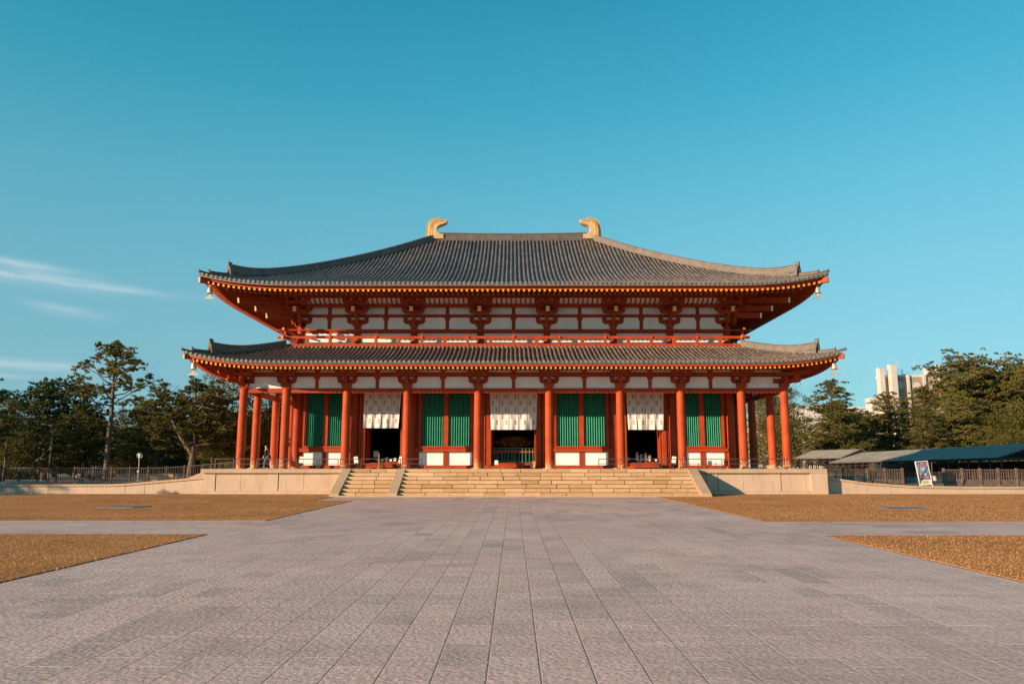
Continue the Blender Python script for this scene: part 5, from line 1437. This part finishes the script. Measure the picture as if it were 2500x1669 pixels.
# ------------------------------------------------------------------ trees
def np_mesh(name, V, nv, mat, parent):
    """V: (n, nv, 3) separate faces"""
    n = V.shape[0]
    me = bpy.data.meshes.new(name); me.vertices.add(n * nv); me.vertices.foreach_set('co', V.astype(np.float32).reshape(-1))
    me.loops.add(n * nv); me.loops.foreach_set('vertex_index', np.arange(n * nv, dtype=np.int32))
    me.polygons.add(n); me.polygons.foreach_set('loop_start', np.arange(0, n * nv, nv, dtype=np.int32))
    me.materials.append(M[mat]); me.update(calc_edges=True)
    o = bpy.data.objects.new(name, me); C.objects.link(o); o.parent = parent
    return o
def rand_dirs(g, n):
    d = g.normal(size=(n, 3)); return d / np.linalg.norm(d, axis=1)[:, None]
def needles(g, centres, radii, per_tuft, tufts, ln_, w):
    """centres (k,3), radii (k,3): pads filled with radiating needle tufts"""
    out = []
    for c, r in zip(centres, radii):
        k = max(5, int(tufts * (r[0] * r[1]) / 0.5))
        d = rand_dirs(g, k); d[:, 2] = np.abs(d[:, 2]) * 1.0 - 0.35 * (g.random(k) < 0.35)
        rad = g.random(k) ** 0.45
        tc = c + d * rad[:, None] * r
        tc = np.repeat(tc, per_tuft, axis=0); n = len(tc)
        nd = rand_dirs(g, n); nd[:, 2] = nd[:, 2] * 0.6 + 0.45
        nd += 0.5 * np.repeat(d, per_tuft, axis=0); nd /= np.linalg.norm(nd, axis=1)[:, None]
        L = ln_ * g.uniform(0.6, 1.15, n)[:, None]
        s = np.cross(nd, rand_dirs(g, n)); s /= np.linalg.norm(s, axis=1)[:, None] + 1e-9
        s *= w * g.uniform(0.7, 1.2, n)[:, None]
        a = tc - s * 0.5; b_ = tc + s * 0.5; m = tc + nd * L * 0.55 + s * 0.55; e = tc + nd * L; m2 = tc + nd * L * 0.55 - s * 0.55
        out.append(np.stack([a, b_, m, e, m2], axis=1))
    return np.concatenate(out)
def leaves(g, centres, radii, dens, size):
    out = []
    for c, r in zip(centres, radii):
        k = max(30, int(dens * (r[0] * r[1] * r[2]) ** (2 / 3)))
        d = rand_dirs(g, k); rad = g.random(k) ** 0.4
        tc = c + d * rad[:, None] * r
        nn = rand_dirs(g, k) + d * 0.6; nn /= np.linalg.norm(nn, axis=1)[:, None]
        s = np.cross(nn, rand_dirs(g, k)); s /= np.linalg.norm(s, axis=1)[:, None] + 1e-9; t = np.cross(nn, s)
        z = size * g.uniform(0.6, 1.3, k)[:, None]
        out.append(np.stack([tc - s * z * .5, tc - t * z * .3, tc + s * z * .5, tc + t * z * .3], axis=1))
    return np.concatenate(out)
def bend(g, p, q, k, amp, sag=0.0):
    p, q = np.array(p, float), np.array(q, float); L = np.linalg.norm(q - p); pts = []
    off = g.normal(size=3) * amp * L
    for i in range(k + 1):
        t = i / k; pts.append(p + (q - p) * t + off * math.sin(PI * t) + np.array([0, 0, sag * L * math.sin(PI * t)]) + g.normal(size=3) * amp * 0.18 * L * (0 < i < k))
    return pts
def pine(seed, H, spread, base, limbs, style='pine', mat='needle', pad=(0.85, 0.35), trunk_r=0.28, fork=False, lean=0.0, tufts=17, flat=1.0, top=True, wide_top=False):
    g = np.random.default_rng(seed)
    b = MB()
    cs, rs = [], []
    top_p = np.array([lean * H, g.normal() * 0.2, H * 0.97])
    tp = bend(g, (0, 0, -0.3), top_p, 8, 0.018)
    b.tube(tp, [trunk_r * (1 - 0.80 * (i / 8) ** 1.1) + (0.06 if i == 0 else 0) for i in range(9)], 9)
    def trunk_at(t):
        t = min(0.999, max(0, t)) * 8; i = int(t); return tp[i] * (1 - (t - i)) + tp[i + 1] * (t - i)
    stems = [(trunk_at, trunk_r)]
    if fork:
        fb = trunk_at(0.30)
        for sgn in (-1, 1):
            q = fb + np.array([sgn * spread * 0.55, g.uniform(-1, 1), H * 0.45])
            path = bend(g, fb, q, 6, 0.07)
            b.tube(path, [trunk_r * 0.7 * (1 - 0.6 * i / 6) for i in range(7)], 8)
            def f(t, path=path): t = min(0.999, max(0, (t - 0.25) / 0.75)) * 6; i = int(t); return path[i] * (1 - (t - i)) + path[i + 1] * (t - i)
            stems.append((f, trunk_r * 0.6))
    for i in range(limbs):
        t = base + (1 - base) * ((i + g.uniform(0, 0.8)) / limbs) * 0.97
        st, r0 = stems[i % len(stems)]
        p = st(t)
        az = i * 2.4 + g.uniform(-0.5, 0.5)
        f = (t - base) / (1 - base)
        if wide_top: prof = 0.55 + 0.45 * math.sin(PI * min(1, 0.25 + f * 0.65))
        else: prof = (1 - f) ** 0.75 * 0.9 + 0.16
        if style == 'solo': prof = 1.0 - 0.80 * f
        if wide_top and f > 0.72: prof *= 1 - 0.62 * (f - 0.72) / 0.28
        Ln = spread * prof * g.uniform(0.72, 1.1)
        el = (0.18 + 0.55 * f) * g.uniform(0.5, 1.2) + (0.34 if style == 'solo' else 0.0)
        q = p + np.array([math.cos(az) * Ln, math.sin(az) * Ln, Ln * el])
        path = bend(g, p, q, 5, 0.06, -0.04)
        rr = max(0.025, r0 * 0.30 * (1 - 0.5 * f))
        b.tube(path, [rr * (1 - 0.7 * k / 5) for k in range(6)], 5)
        nsub = max(2, int(Ln * 1.5))
        for s in range(nsub):
            u = (0.50 if style == 'solo' else 0.28) + (0.72 if style != 'solo' else 0.55) * (s + g.random() * 0.6) / nsub; u = min(1.0, u)
            k = min(4, int(u * 5)); c = path[k] * (1 - (u * 5 - k)) + path[k + 1] * (u * 5 - k) if u < 1 else path[5]
            side = g.normal(size=3) * np.array([0.55, 0.55, 0.15]) * (0.4 + Ln * 0.18)
            cc = c + side
            b.tube([c, (c + cc) / 2 + np.array([0, 0, 0.05]), cc], [rr * 0.35, rr * 0.25, 0.012], 4, False)
            sc = g.uniform(0.65, 1.15) * (1.0 if f < 0.8 else 0.75)
            for q2 in range(3):
                o3 = g.normal(size=3) * np.array([pad[0] * 0.62, pad[0] * 0.62, pad[1] * 0.7]) * sc
                cs.append(cc + o3 + np.array([0, 0, 0.12])); rs.append(np.array([pad[0] * 0.62, pad[0] * 0.62, pad[1] * flat]) * sc * g.uniform(0.7, 1.1))
    if top:
        for i in range(5): cs.append(top_p + np.array([g.normal() * 0.25, g.normal() * 0.25, 0.25 - i * 0.28])); rs.append(np.array([0.38 + 0.10 * i, 0.38 + 0.10 * i, 0.30]))
    return b, np.array(cs), np.array(rs), g
TREES = {}
def make_tree(key, name, kind, per=10, nl=0.26, nw=0.062, **kw):
    mat = kw.get('mat', 'needle')
    b, cs, rs, g = pine(**kw)
    root = empty(name, (0, 0, -200))
    tr = b.build('trunk', ['bark'], root, fixn=False)
    if kind == 'needle': V = needles(g, cs, rs, per, kw.get('tufts', 17), nl, nw); nv = 5
    else: V = leaves(g, cs, rs, kw.get('tufts', 17) * 22, 0.17); nv = 4
    np_mesh('crown', V, nv, mat, root)
    TREES[key] = [root, False]
    return root
make_tree('solo', 'pine_tree', 'needle', seed=4, H=12.2, spread=3.5, base=0.56, limbs=25, style='solo', pad=(0.60, 0.25), trunk_r=0.26, tufts=25)
make_tree('fork', 'pine_tree', 'needle', seed=12, H=8.9, spread=3.9, base=0.36, limbs=28, pad=(0.90, 0.24), trunk_r=0.34, fork=True, wide_top=True, tufts=21)
make_tree('flat', 'pine_tree', 'needle', seed=23, H=9.0, spread=3.9, base=0.30, limbs=30, pad=(0.95, 0.24), trunk_r=0.26, wide_top=True, tufts=20, lean=0.03)
make_tree('cone', 'pine_tree', 'needle', 11, 0.19, 0.042, seed=31, H=9.6, spread=3.7, base=0.16, limbs=40, pad=(0.80, 0.28), trunk_r=0.27, tufts=30, lean=0.05)
make_tree('round', 'pine_tree', 'needle', 11, 0.21, 0.048, seed=44, H=12.8, spread=5.6, base=0.15, limbs=60, pad=(1.05, 0.34), trunk_r=0.36, wide_top=True, tufts=24)
make_tree('roundb', 'pine_tree', 'needle', 11, 0.21, 0.048, seed=58, H=11.5, spread=5.0, base=0.12, limbs=58, pad=(1.0, 0.32), trunk_r=0.34, tufts=24, lean=-0.04)
make_tree('dark', 'pine_tree', 'needle', seed=61, H=9.2, spread=4.2, base=0.10, limbs=48, pad=(1.1, 0.5), mat='needledark', trunk_r=0.28, tufts=14, wide_top=True)
make_tree('leafy', 'broadleaf_tree', 'leaf', seed=70, H=8.2, spread=3.4, base=0.12, limbs=42, pad=(0.95, 0.75), mat='autumn', trunk_r=0.22, tufts=9, wide_top=True)
make_tree('broad', 'broadleaf_tree', 'leaf', seed=77, H=7.0, spread=3.6, base=0.08, limbs=52, pad=(1.0, 0.8), mat='broad', trunk_r=0.24, tufts=13, wide_top=True)
make_tree('sparse', 'broadleaf_tree', 'leaf', seed=81, H=10.4, spread=3.4, base=0.28, limbs=30, pad=(0.8, 0.5), mat='broad', trunk_r=0.17, tufts=2.6, wide_top=True)
HB = dict(solo=12.2, fork=8.9, flat=9.0, cone=9.6, round=12.8, roundb=11.5, dark=9.2, leafy=8.2, broad=7.0, sparse=10.4)
GRP_L, GRP_R = 'trees behind the left fence', 'trees behind the right sheds'
def plant(key, x, y, H, rz, label, cat='pine tree', group=None, wx=1.0):
    src = TREES[key]
    o = src[0] if not src[1] else dup(src[0])
    src[1] = True
    s = H / HB[key]
    o.location = (x, y, 0.3); o.rotation_euler = (0, 0, R(rz)); o.scale = (s * wx, s * wx, s)
    tag(o, label, cat, group)
T_ = [
 ('solo', -33.5, 12, 11.6, 200, 'tallest left pine standing alone with bare trunk above the fence'),
 ('fork', -26.4, 11.5, 8.6, 20, 'forked broad-topped pine with crooked limbs just left of the hall'),
 ('flat', -43.6, 8.5, 9.0, 190, 'pine at the left picture edge with branches reaching in from outside'),
 ('sparse', -47.2, 20, 7.4, 10, 'thin-leaved tree at the far left edge behind the fence'),
 ('dark', -46.4, 25, 9.7, 40, 'dark pine with bushy round top second from the left edge'),
 ('cone', -43.4, 26, 9.6, 120, 'narrow pointed dark pine left of the tallest pine'),
 ('flat', -38.8, 18, 6.6, 70, 'low spreading pine directly left of the tallest trunk'),
 ('flat', -31.8, 17, 8.2, 330, 'layered pine filling the space right of the tallest trunk'),
 ('leafy', -36.0, 22, 6.6, 200, 'brown-tinged leafy tree behind the tallest pine trunk'),
 ('sparse', -28.2, 22, 10.6, 0, 'thin-leaved open tree rising beside the lower roof corner'),
 ('sparse', -25.6, 14, 7.4, 140, 'slender straight-trunked tree next to the left end of the terrace'),
 ('broad', -23.4, 16, 5.2, 30, 'bushy low evergreen beside the leftmost column'),
 ('leafy', -23.0, 24, 9.6, 60, 'autumn-brown tree seen between the first two columns'),
 ('cone', -20.6, 29, 10.2, 250, 'pine seen between the second and third columns at left'),
 ('dark', -61, 40, 7.6, 0, 'far dark pine at the left picture edge'),
 ('dark', -55.5, 42, 7.0, 70, 'far dark pine behind the bushy round-topped pine'),
 ('dark', -49.5, 40, 6.6, 150, 'far dark pine behind the narrow pointed pine'),
 ('dark', -44.8, 43, 7.2, 220, 'far dark pine just left of the tallest trunk'),
 ('dark', -39.6, 40, 6.4, 290, 'far dark pine just right of the tallest trunk'),
 ('dark', -34.6, 42, 7.2, 20, 'far dark pine behind the forked pine'),
 ('dark', -29.0, 40, 8.0, 100, 'far dark pine behind the leftmost column'),
 ('broad', -52.0, 30, 5.0, 0, 'low dark green bush at the far left behind the fence'),
 ('broad', -46.5, 33, 5.0, 80, 'low dark green bush behind the thin wooden pole'),
 ('broad', -41.0, 32, 4.8, 150, 'low dark green bush behind the silver car'),
 ('broad', -36.0, 33, 5.0, 210, 'low dark green bush behind the round-headed lamp'),
 ('broad', -31.5, 31, 4.8, 290, 'low dark green bush behind the forked trunk'),
 ('broad', -27.0, 32, 5.0, 340, 'low dark green bush beside the left terrace end'),
]
for t in T_:
    plant(*t[:5], t[5], 'tree' if t[0] in ('leafy', 'broad', 'sparse') else 'pine tree', GRP_L, 1.0)
T2 = [
 ('sparse', 28.6, 30, 10.4, 40, 'thin bare-twigged tree rising directly beside the right corner column'),
 ('leafy', 29.2, 36, 10.2, 90, 'autumn-brown tree seen between the right-hand columns'),
 ('roundb', 30.4, 22, 9.9, 170, 'dense layered pine standing just right of the hall'),
 ('cone', 32.3, 25, 7.8, 20, 'shorter pine leaning out behind the pine beside the hall'),
 ('dark', 36.2, 31, 7.0, 60, 'low dark pine in the gap above the small shed'),
 ('roundb', 38.9, 29, 9.2, 80, 'pine at the left edge of the large right-hand grove'),
 ('roundb', 42.2, 27, 9.8, 200, 'dense pine below the pale tower'),
 ('round', 48.4, 29, 13.4, 20, 'highest broad-crowned pine of the right-hand grove'),
 ('round', 52.6, 33, 12.9, 140, 'tall pine behind the highest right-hand pine'),
 ('round', 54.0, 28, 12.6, 260, 'big pine filling the right picture edge'),
 ('roundb', 43.2, 23, 8.4, 300, 'lower front pine above the middle of the long shed'),
 ('cone', 39.4, 22, 6.8, 230, 'small front pine above the far end of the long shed'),
 ('broad', 47.6, 20, 6.8, 0, 'rounded broadleaf evergreen at the right edge above the shed roof'),
 ('broad', 44.6, 17, 4.0, 120, 'low rounded evergreen bush just behind the shed roof'),
 ('dark', 33.0, 42, 6.6, 10, 'far dark pine glimpsed behind the pine beside the hall'),
 ('dark', 42.5, 42, 7.5, 200, 'far dark pine behind the dense pine below the tower'),
]
for t in T2:
    t = (t[0], t[1] * 2, (t[2] + 52) * 2 - 52, t[3] * 1.78, t[4], t[5])
    plant(*t[:5], t[5], 'tree' if t[0] in ('leafy', 'broad', 'sparse') else 'pine tree', GRP_R, 1.0)

T3 = [('dark', -63.5, -18, 10.5, 30, 'dark pine standing beyond the left picture edge in front of the low wall, added unseen for its shade'), ('roundb', -61, -8, 11.0, 10, 'broad pine standing beyond the left picture edge level with the terrace, added unseen for its shade'), ('dark', -58, 3, 10.5, 200, 'dark pine standing beyond the left picture edge behind the fence line, added unseen for its shade')]  # pines out of view, added only to cast shade on the left wall
for t in T3:
    plant(*t[:5], t[5], 'pine tree', GRP_L, 1.0)

# ------------------------------------------------------------------ the visitor on the terrace
def skin_body(name, verts, edges, radii, mats, parent=None, sub=2):
    me = bpy.data.meshes.new(name); me.from_pydata(verts, edges, [])
    for m in mats: me.materials.append(M[m])
    o = bpy.data.objects.new(name, me); C.objects.link(o)
    if parent is not None: o.parent = parent
    m = o.modifiers.new('Skin', 'SKIN'); m.use_smooth_shade = True
    sk = me.skin_vertices[0].data
    for i, r in enumerate(radii): sk[i].radius = (r, r) if not isinstance(r, tuple) else r
    sk[0].use_root = True
    m2 = o.modifiers.new('Sub', 'SUBSURF'); m2.levels = sub; m2.render_levels = sub
    return o
# walking left (-X), body frame: f = forward (-X), side = Y
pr_ = empty('person', (-17.15, 1.9, PZ), 0, 'visitor in dark navy jacket and jeans walking left with a black shoulder bag', 'person')
J = {'pel': (0, 0, 0.83), 'waist': (0, 0, 0.95), 'chest': (-0.02, 0, 1.16), 'neck0': (-0.02, 0, 1.31), 'neck': (-0.04, 0, 1.38), 'head0': (-0.055, 0, 1.44), 'head1': (-0.06, 0, 1.50), 'head2': (-0.055, 0, 1.56),
     'shl': (-0.02, -0.15, 1.26), 'ell': (-0.02, -0.20, 1.02), 'wrl': (-0.13, -0.20, 0.83), 'hdl': (-0.16, -0.20, 0.77),
     'shr': (-0.02, 0.15, 1.26), 'elr': (0.07, 0.19, 1.03), 'wrr': (0.06, 0.18, 0.83), 'hdr': (0.05, 0.18, 0.77),
     'hpl': (0, -0.09, 0.79), 'knl': (-0.10, -0.09, 0.44), 'anl': (-0.10, -0.09, 0.08), 'fol': (-0.22, -0.09, 0.035),
     'hpr': (0, 0.09, 0.79), 'knr': (0.02, 0.09, 0.43), 'anr': (0.22, 0.09, 0.12), 'for': (0.13, 0.09, 0.035)}
RD = {'pel': (0.13, 0.10), 'waist': (0.125, 0.09), 'chest': (0.15, 0.11), 'neck0': 0.08, 'neck': 0.048, 'head0': 0.07, 'head1': 0.088, 'head2': 0.07, 'shl': 0.065, 'ell': 0.045, 'wrl': 0.03, 'hdl': 0.034, 'shr': 0.065, 'elr': 0.045, 'wrr': 0.03, 'hdr': 0.034,
      'hpl': 0.085, 'knl': 0.06, 'anl': 0.042, 'fol': 0.038, 'hpr': 0.085, 'knr': 0.06, 'anr': 0.042, 'for': 0.038}
ks = list(J); ix = {k: i for i, k in enumerate(ks)}
E = [('pel', 'waist'), ('waist', 'chest'), ('chest', 'neck0'), ('neck0', 'neck'), ('neck', 'head0'), ('head0', 'head1'), ('head1', 'head2'), ('neck0', 'shl'), ('shl', 'ell'), ('ell', 'wrl'), ('wrl', 'hdl'), ('neck0', 'shr'), ('shr', 'elr'), ('elr', 'wrr'), ('wrr', 'hdr'), ('pel', 'hpl'), ('hpl', 'knl'), ('knl', 'anl'), ('anl', 'fol'), ('pel', 'hpr'), ('hpr', 'knr'), ('knr', 'anr'), ('anr', 'for')]
vv = [J[k] for k in ks]; rr_ = [RD[k] for k in ks]; ee = [(ix[a], ix[c]) for a, c in E]
# fingers
for hd, wr, s in (('hdl', 'wrl', -1), ('hdr', 'wrr', 1)):
    h = Vector(J[hd]); d = (h - Vector(J[wr])).normalized(); sd = Vector((1, 0, 0)) - d * d.x
    sd.normalize()
    for q in range(4):
        b0 = h + sd * (q - 1.5) * 0.018; b1 = b0 + d * (0.035 + 0.004 * (1.5 - abs(q - 1.5))); b2 = b1 + d * 0.028 + Vector((0, -s * 0.008, 0))
        i = len(vv); vv += [tuple(b0 + d * 0.012), tuple(b1), tuple(b2)]; rr_ += [0.010, 0.009, 0.008]; ee += [(ix[hd], i), (i, i + 1), (i + 1, i + 2)]
    t0 = h - sd * 0.036; i = len(vv); vv += [tuple(t0), tuple(t0 + d * 0.03 - sd * 0.012)]; rr_ += [0.011, 0.009]; ee += [(ix[hd], i), (i, i + 1)]
skin_body('body', vv, ee, rr_, ['skin'], pr_)
def garment(name, keys, edges, scale, mat, extra=0.014):
    vs = [J[k] for k in keys]; ii = {k: i for i, k in enumerate(keys)}
    rs = [tuple((x * scale + extra) for x in (RD[k] if isinstance(RD[k], tuple) else (RD[k], RD[k]))) for k in keys]
    return skin_body(name, vs, [(ii[a], ii[c]) for a, c in edges], rs, [mat], pr_)
J['hem'] = (0.01, 0, 0.78); RD['hem'] = (0.15, 0.12)
garment('jacket', ['waist', 'chest', 'neck0', 'shl', 'ell', 'wrl', 'shr', 'elr', 'wrr', 'pel', 'hem'], [('waist', 'chest'), ('chest', 'neck0'), ('neck0', 'shl'), ('shl', 'ell'), ('ell', 'wrl'), ('neck0', 'shr'), ('shr', 'elr'), ('elr', 'wrr'), ('waist', 'pel'), ('pel', 'hem')], 1.04, 'navy', 0.018)
garment('trousers', ['pel', 'hpl', 'knl', 'anl', 'hpr', 'knr', 'anr'], [('pel', 'hpl'), ('hpl', 'knl'), ('knl', 'anl'), ('pel', 'hpr'), ('hpr', 'knr'), ('knr', 'anr')], 1.0, 'jeans', 0.010)
for a, f in (('anl', 'fol'), ('anr', 'for')):
    skin_body('shoe', [tuple(Vector(J[a]) + Vector((0.03, 0, -0.03))), J[f], tuple(Vector(J[f]) + Vector((-0.05, 0, 0)))], [(0, 1), (1, 2)], [0.048, 0.046, 0.035], ['hair'], pr_)
b = MB(); b.sm = True
n1, n2 = 14, 10; vs = []
for j in range(n2 + 1):
    ph = PI * j / n2
    for i in range(n1):
        a = 2 * PI * i / n1
        x = math.sin(ph) * math.cos(a); y = math.sin(ph) * math.sin(a); z = math.cos(ph)
        k = 1.0 if (x > -0.15 or z > 0.45) else 0.80
        vs.append((-0.045 + x * 0.105 * k, y * 0.095 * k, 1.525 + z * (0.115 if z > 0 else 0.12 * (1 if x > -0.1 else 0.3))))
b.add(vs, [(j * n1 + i, j * n1 + (i + 1) % n1, (j + 1) * n1 + (i + 1) % n1, (j + 1) * n1 + i) for j in range(n2) for i in range(n1)])
b.build('hair', ['hair'], pr_)
b = MB(); b.prism([(-0.165, 1.50), (-0.135, 1.525), (-0.13, 1.485), (-0.145, 1.47)], -0.012, 0.012); b.build('nose', ['skin'], pr_)
b = MB()
for s in (-1, 1): b.box(-0.146, -0.138, s * 0.035 - 0.012, s * 0.035 + 0.012, 1.515, 1.525)
b.box(-0.150, -0.138, -0.02, 0.02, 1.452, 1.458); b.build('face_features', ['hair'], pr_)
bg = empty('shoulder_bag', (-16.93, 1.70, PZ + 0.62), 0, 'black shoulder bag hanging at the walking visitor\'s back', 'bag')
b = MB(); b.sm = True; b.frustum(0, 0, 0, 0.1, 0.10, 0.05, 0.14, 0.07); b.frustum(0, 0, 0.1, 0.27, 0.14, 0.07, 0.12, 0.05); b.sm = False; b.build('body', ['bag'], bg)
b = MB(); b.tube([(-0.11, 0, 0.25), (-0.16, 0.02, 0.55), (-0.2, 0.08, 0.70), (-0.12, 0.12, 0.55), (0.10, 0.02, 0.25)], 0.012, 6); b.build('strap', ['bag'], bg)

# ------------------------------------------------------------------ sky, sun, camera
SUNV = Vector((-1.62, -1.0, 0.488)).normalized()          # towards the sun
el = math.asin(SUNV.z); az = math.atan2(SUNV.x, SUNV.y)
w = bpy.data.worlds.new('World'); scn.world = w; w.use_nodes = True
EXPO = 0.74
nt = w.node_tree; bgn = nt.nodes['Background']
sky = nt.nodes.new('ShaderNodeTexSky'); sky.sky_type = 'NISHITA'; sky.sun_disc = False
sky.sun_elevation = el; sky.sun_rotation = az % (2 * PI)
sky.altitude = 100; sky.air_density = 1.0; sky.dust_density = 0.6; sky.ozone_density = 2.0
tc = nt.nodes.new('ShaderNodeTexCoord')
sx = nt.nodes.new('ShaderNodeSeparateXYZ'); nt.links.new(tc.outputs['Generated'], sx.inputs[0])
ex = 2 ** EXPO
stops = [(0.0, (.32, .59, .68)), (0.12, (.28, .59, .69)), (0.23, (.215, .58, .70)), (0.33, (.135, .535, .69)), (0.44, (.052, .44, .61)), (0.545, (.022, .345, .50)), (0.8, (.02, .2, .36)), (1.0, (.015, .15, .3))]
clear = ramp(nt, sx.outputs['Z'], stops)
sc_ = mix(nt, 1.0, clear, (10 / ex, 10 / ex, 10 / ex), 'MULTIPLY')
tint = mix(nt, 0.22, sc_, mix(nt, 1.0, sky.outputs[0], (0.50, 0.95, 1.0), 'MULTIPLY'))
vg = nt.nodes.new('ShaderNodeMapRange'); vg.inputs[1].default_value = -0.55; vg.inputs[2].default_value = 0.45; vg.inputs[3].default_value = 0.84; vg.inputs[4].default_value = 1.04
nt.links.new(sx.outputs['X'], vg.inputs[0])
vc = nt.nodes.new('ShaderNodeVectorMath'); vc.operation = 'SCALE'; nt.links.new(tint, vc.inputs[0]); nt.links.new(vg.outputs[0], vc.inputs['Scale']); tint = vc.outputs[0]
# cirrus low on the left: stretched noise over direction
def mth(op, a, b_=None, c=None):
    n = nt.nodes.new('ShaderNodeMath'); n.operation = op
    for i, v in enumerate((a, b_, c)):
        if v is None: continue
        if isinstance(v, (int, float)): n.inputs[i].default_value = v
        else: nt.links.new(v, n.inputs[i])
    return n.outputs[0]
azi = mth('ARCTAN2', sx.outputs['X'], sx.outputs['Y']); elv = mth('ARCSINE', sx.outputs['Z'])
def streak(a0, e0, la, le, slope, amp):
    """soft streak centred at azimuth a0, elevation e0 (radians)"""
    da = mth('SUBTRACT', azi, a0); de = mth('SUBTRACT', mth('SUBTRACT', elv, e0), mth('MULTIPLY', da, slope))
    q = mth('ADD', mth('POWER', mth('ABSOLUTE', mth('DIVIDE', da, la)), 2.0), mth('POWER', mth('ABSOLUTE', mth('DIVIDE', de, le)), 2.0))
    return mth('MULTIPLY', mth('EXPONENT', mth('MULTIPLY', q, -1.0)), amp)
cmb = nt.nodes.new('ShaderNodeCombineXYZ'); nt.links.new(mth('MULTIPLY', azi, 11.0), cmb.inputs[0]); nt.links.new(mth('MULTIPLY', mth('ADD', elv, mth('MULTIPLY', azi, 0.10)), 90.0), cmb.inputs[1])
cn = noise(nt, cmb.outputs[0], 1.0, 7, 0.6)
cm2 = nt.nodes.new('ShaderNodeCombineXYZ'); nt.links.new(mth('MULTIPLY', azi, 30.0), cm2.inputs[0]); nt.links.new(mth('MULTIPLY', elv, 70.0), cm2.inputs[1])
cn2 = noise(nt, cm2.outputs[0], 1.0, 6, 0.6)
S = [streak(-0.55, 0.2035, 0.12, 0.0045, -0.04, 0.48), streak(-0.58, 0.202, 0.09, 0.010, -0.04, 0.18), streak(-0.59, 0.2165, 0.06, 0.005, -0.05, 0.36), streak(-0.538, 0.171, 0.035, 0.006, -0.1, 0.33), streak(-0.56, 0.108, 0.07, 0.006, 0.0, 0.42), streak(-0.60, 0.094, 0.08, 0.003, 0.0, 0.3)]
tot = S[0]
for s_ in S[1:]: tot = mth('ADD', tot, s_)
nz = nt.nodes.new('ShaderNodeMapRange'); nz.inputs[1].default_value = 0.3; nz.inputs[2].default_value = 0.7; nz.inputs[3].default_value = 0.20; nz.inputs[4].default_value = 1.35
nt.links.new(cn, nz.inputs[0])
fac = mth('MULTIPLY', tot, nz.outputs[0])
D = [streak(-0.438, 0.103, 0.05, 0.014, -0.2, 1.1), streak(-0.551, 0.095, 0.012, 0.003, 0.0, 0.9), streak(0.353, 0.084, 0.05, 0.012, 0.1, 0.8)]
dt = mth('ADD', mth('ADD', D[0], D[1]), D[2])
nz2 = nt.nodes.new('ShaderNodeMapRange'); nz2.inputs[1].default_value = 0.4; nz2.inputs[2].default_value = 0.62; nt.links.new(cn2, nz2.inputs[0])
dfac = mth('MULTIPLY', mth('MULTIPLY', dt, nz2.outputs[0]), 0.55)
c1 = mix(nt, fac, tint, (4.2, 4.6, 5.0))
c2 = mix(nt, dfac, c1, (1.1, 2.3, 3.1))
nt.links.new(c2, bgn.inputs['Color']); bgn.inputs['Strength'].default_value = 0.10
sun = bpy.data.lights.new('sun', 'SUN'); sun.energy = 5.0; sun.angle = R(0.5); sun.color = (1.0, 0.74, 0.50)
so2 = bpy.data.objects.new('sun', sun); C.objects.link(so2)
so2.rotation_euler = (-SUNV).to_track_quat('-Z', 'Y').to_euler(); so2.location = (-60, -60, 40)

cam = bpy.data.cameras.new('camera'); cam.sensor_width = 36; cam.lens = 1876 / 2500 * 36; cam.clip_end = 3000; cam.clip_start = 0.1
co = bpy.data.objects.new('camera', cam); C.objects.link(co); co.location = (0, -52, 1.96); co.rotation_euler = (R(90 + 8.97), 0, R(0.12))
scn.camera = co
scn.view_settings.view_transform = 'Standard'; scn.view_settings.look = 'None'; scn.view_settings.gamma = 1.0
scn.view_settings.exposure = EXPO
scn.cycles.max_bounces = 6; scn.cycles.diffuse_bounces = 3
scn.cycles.use_adaptive_sampling = True
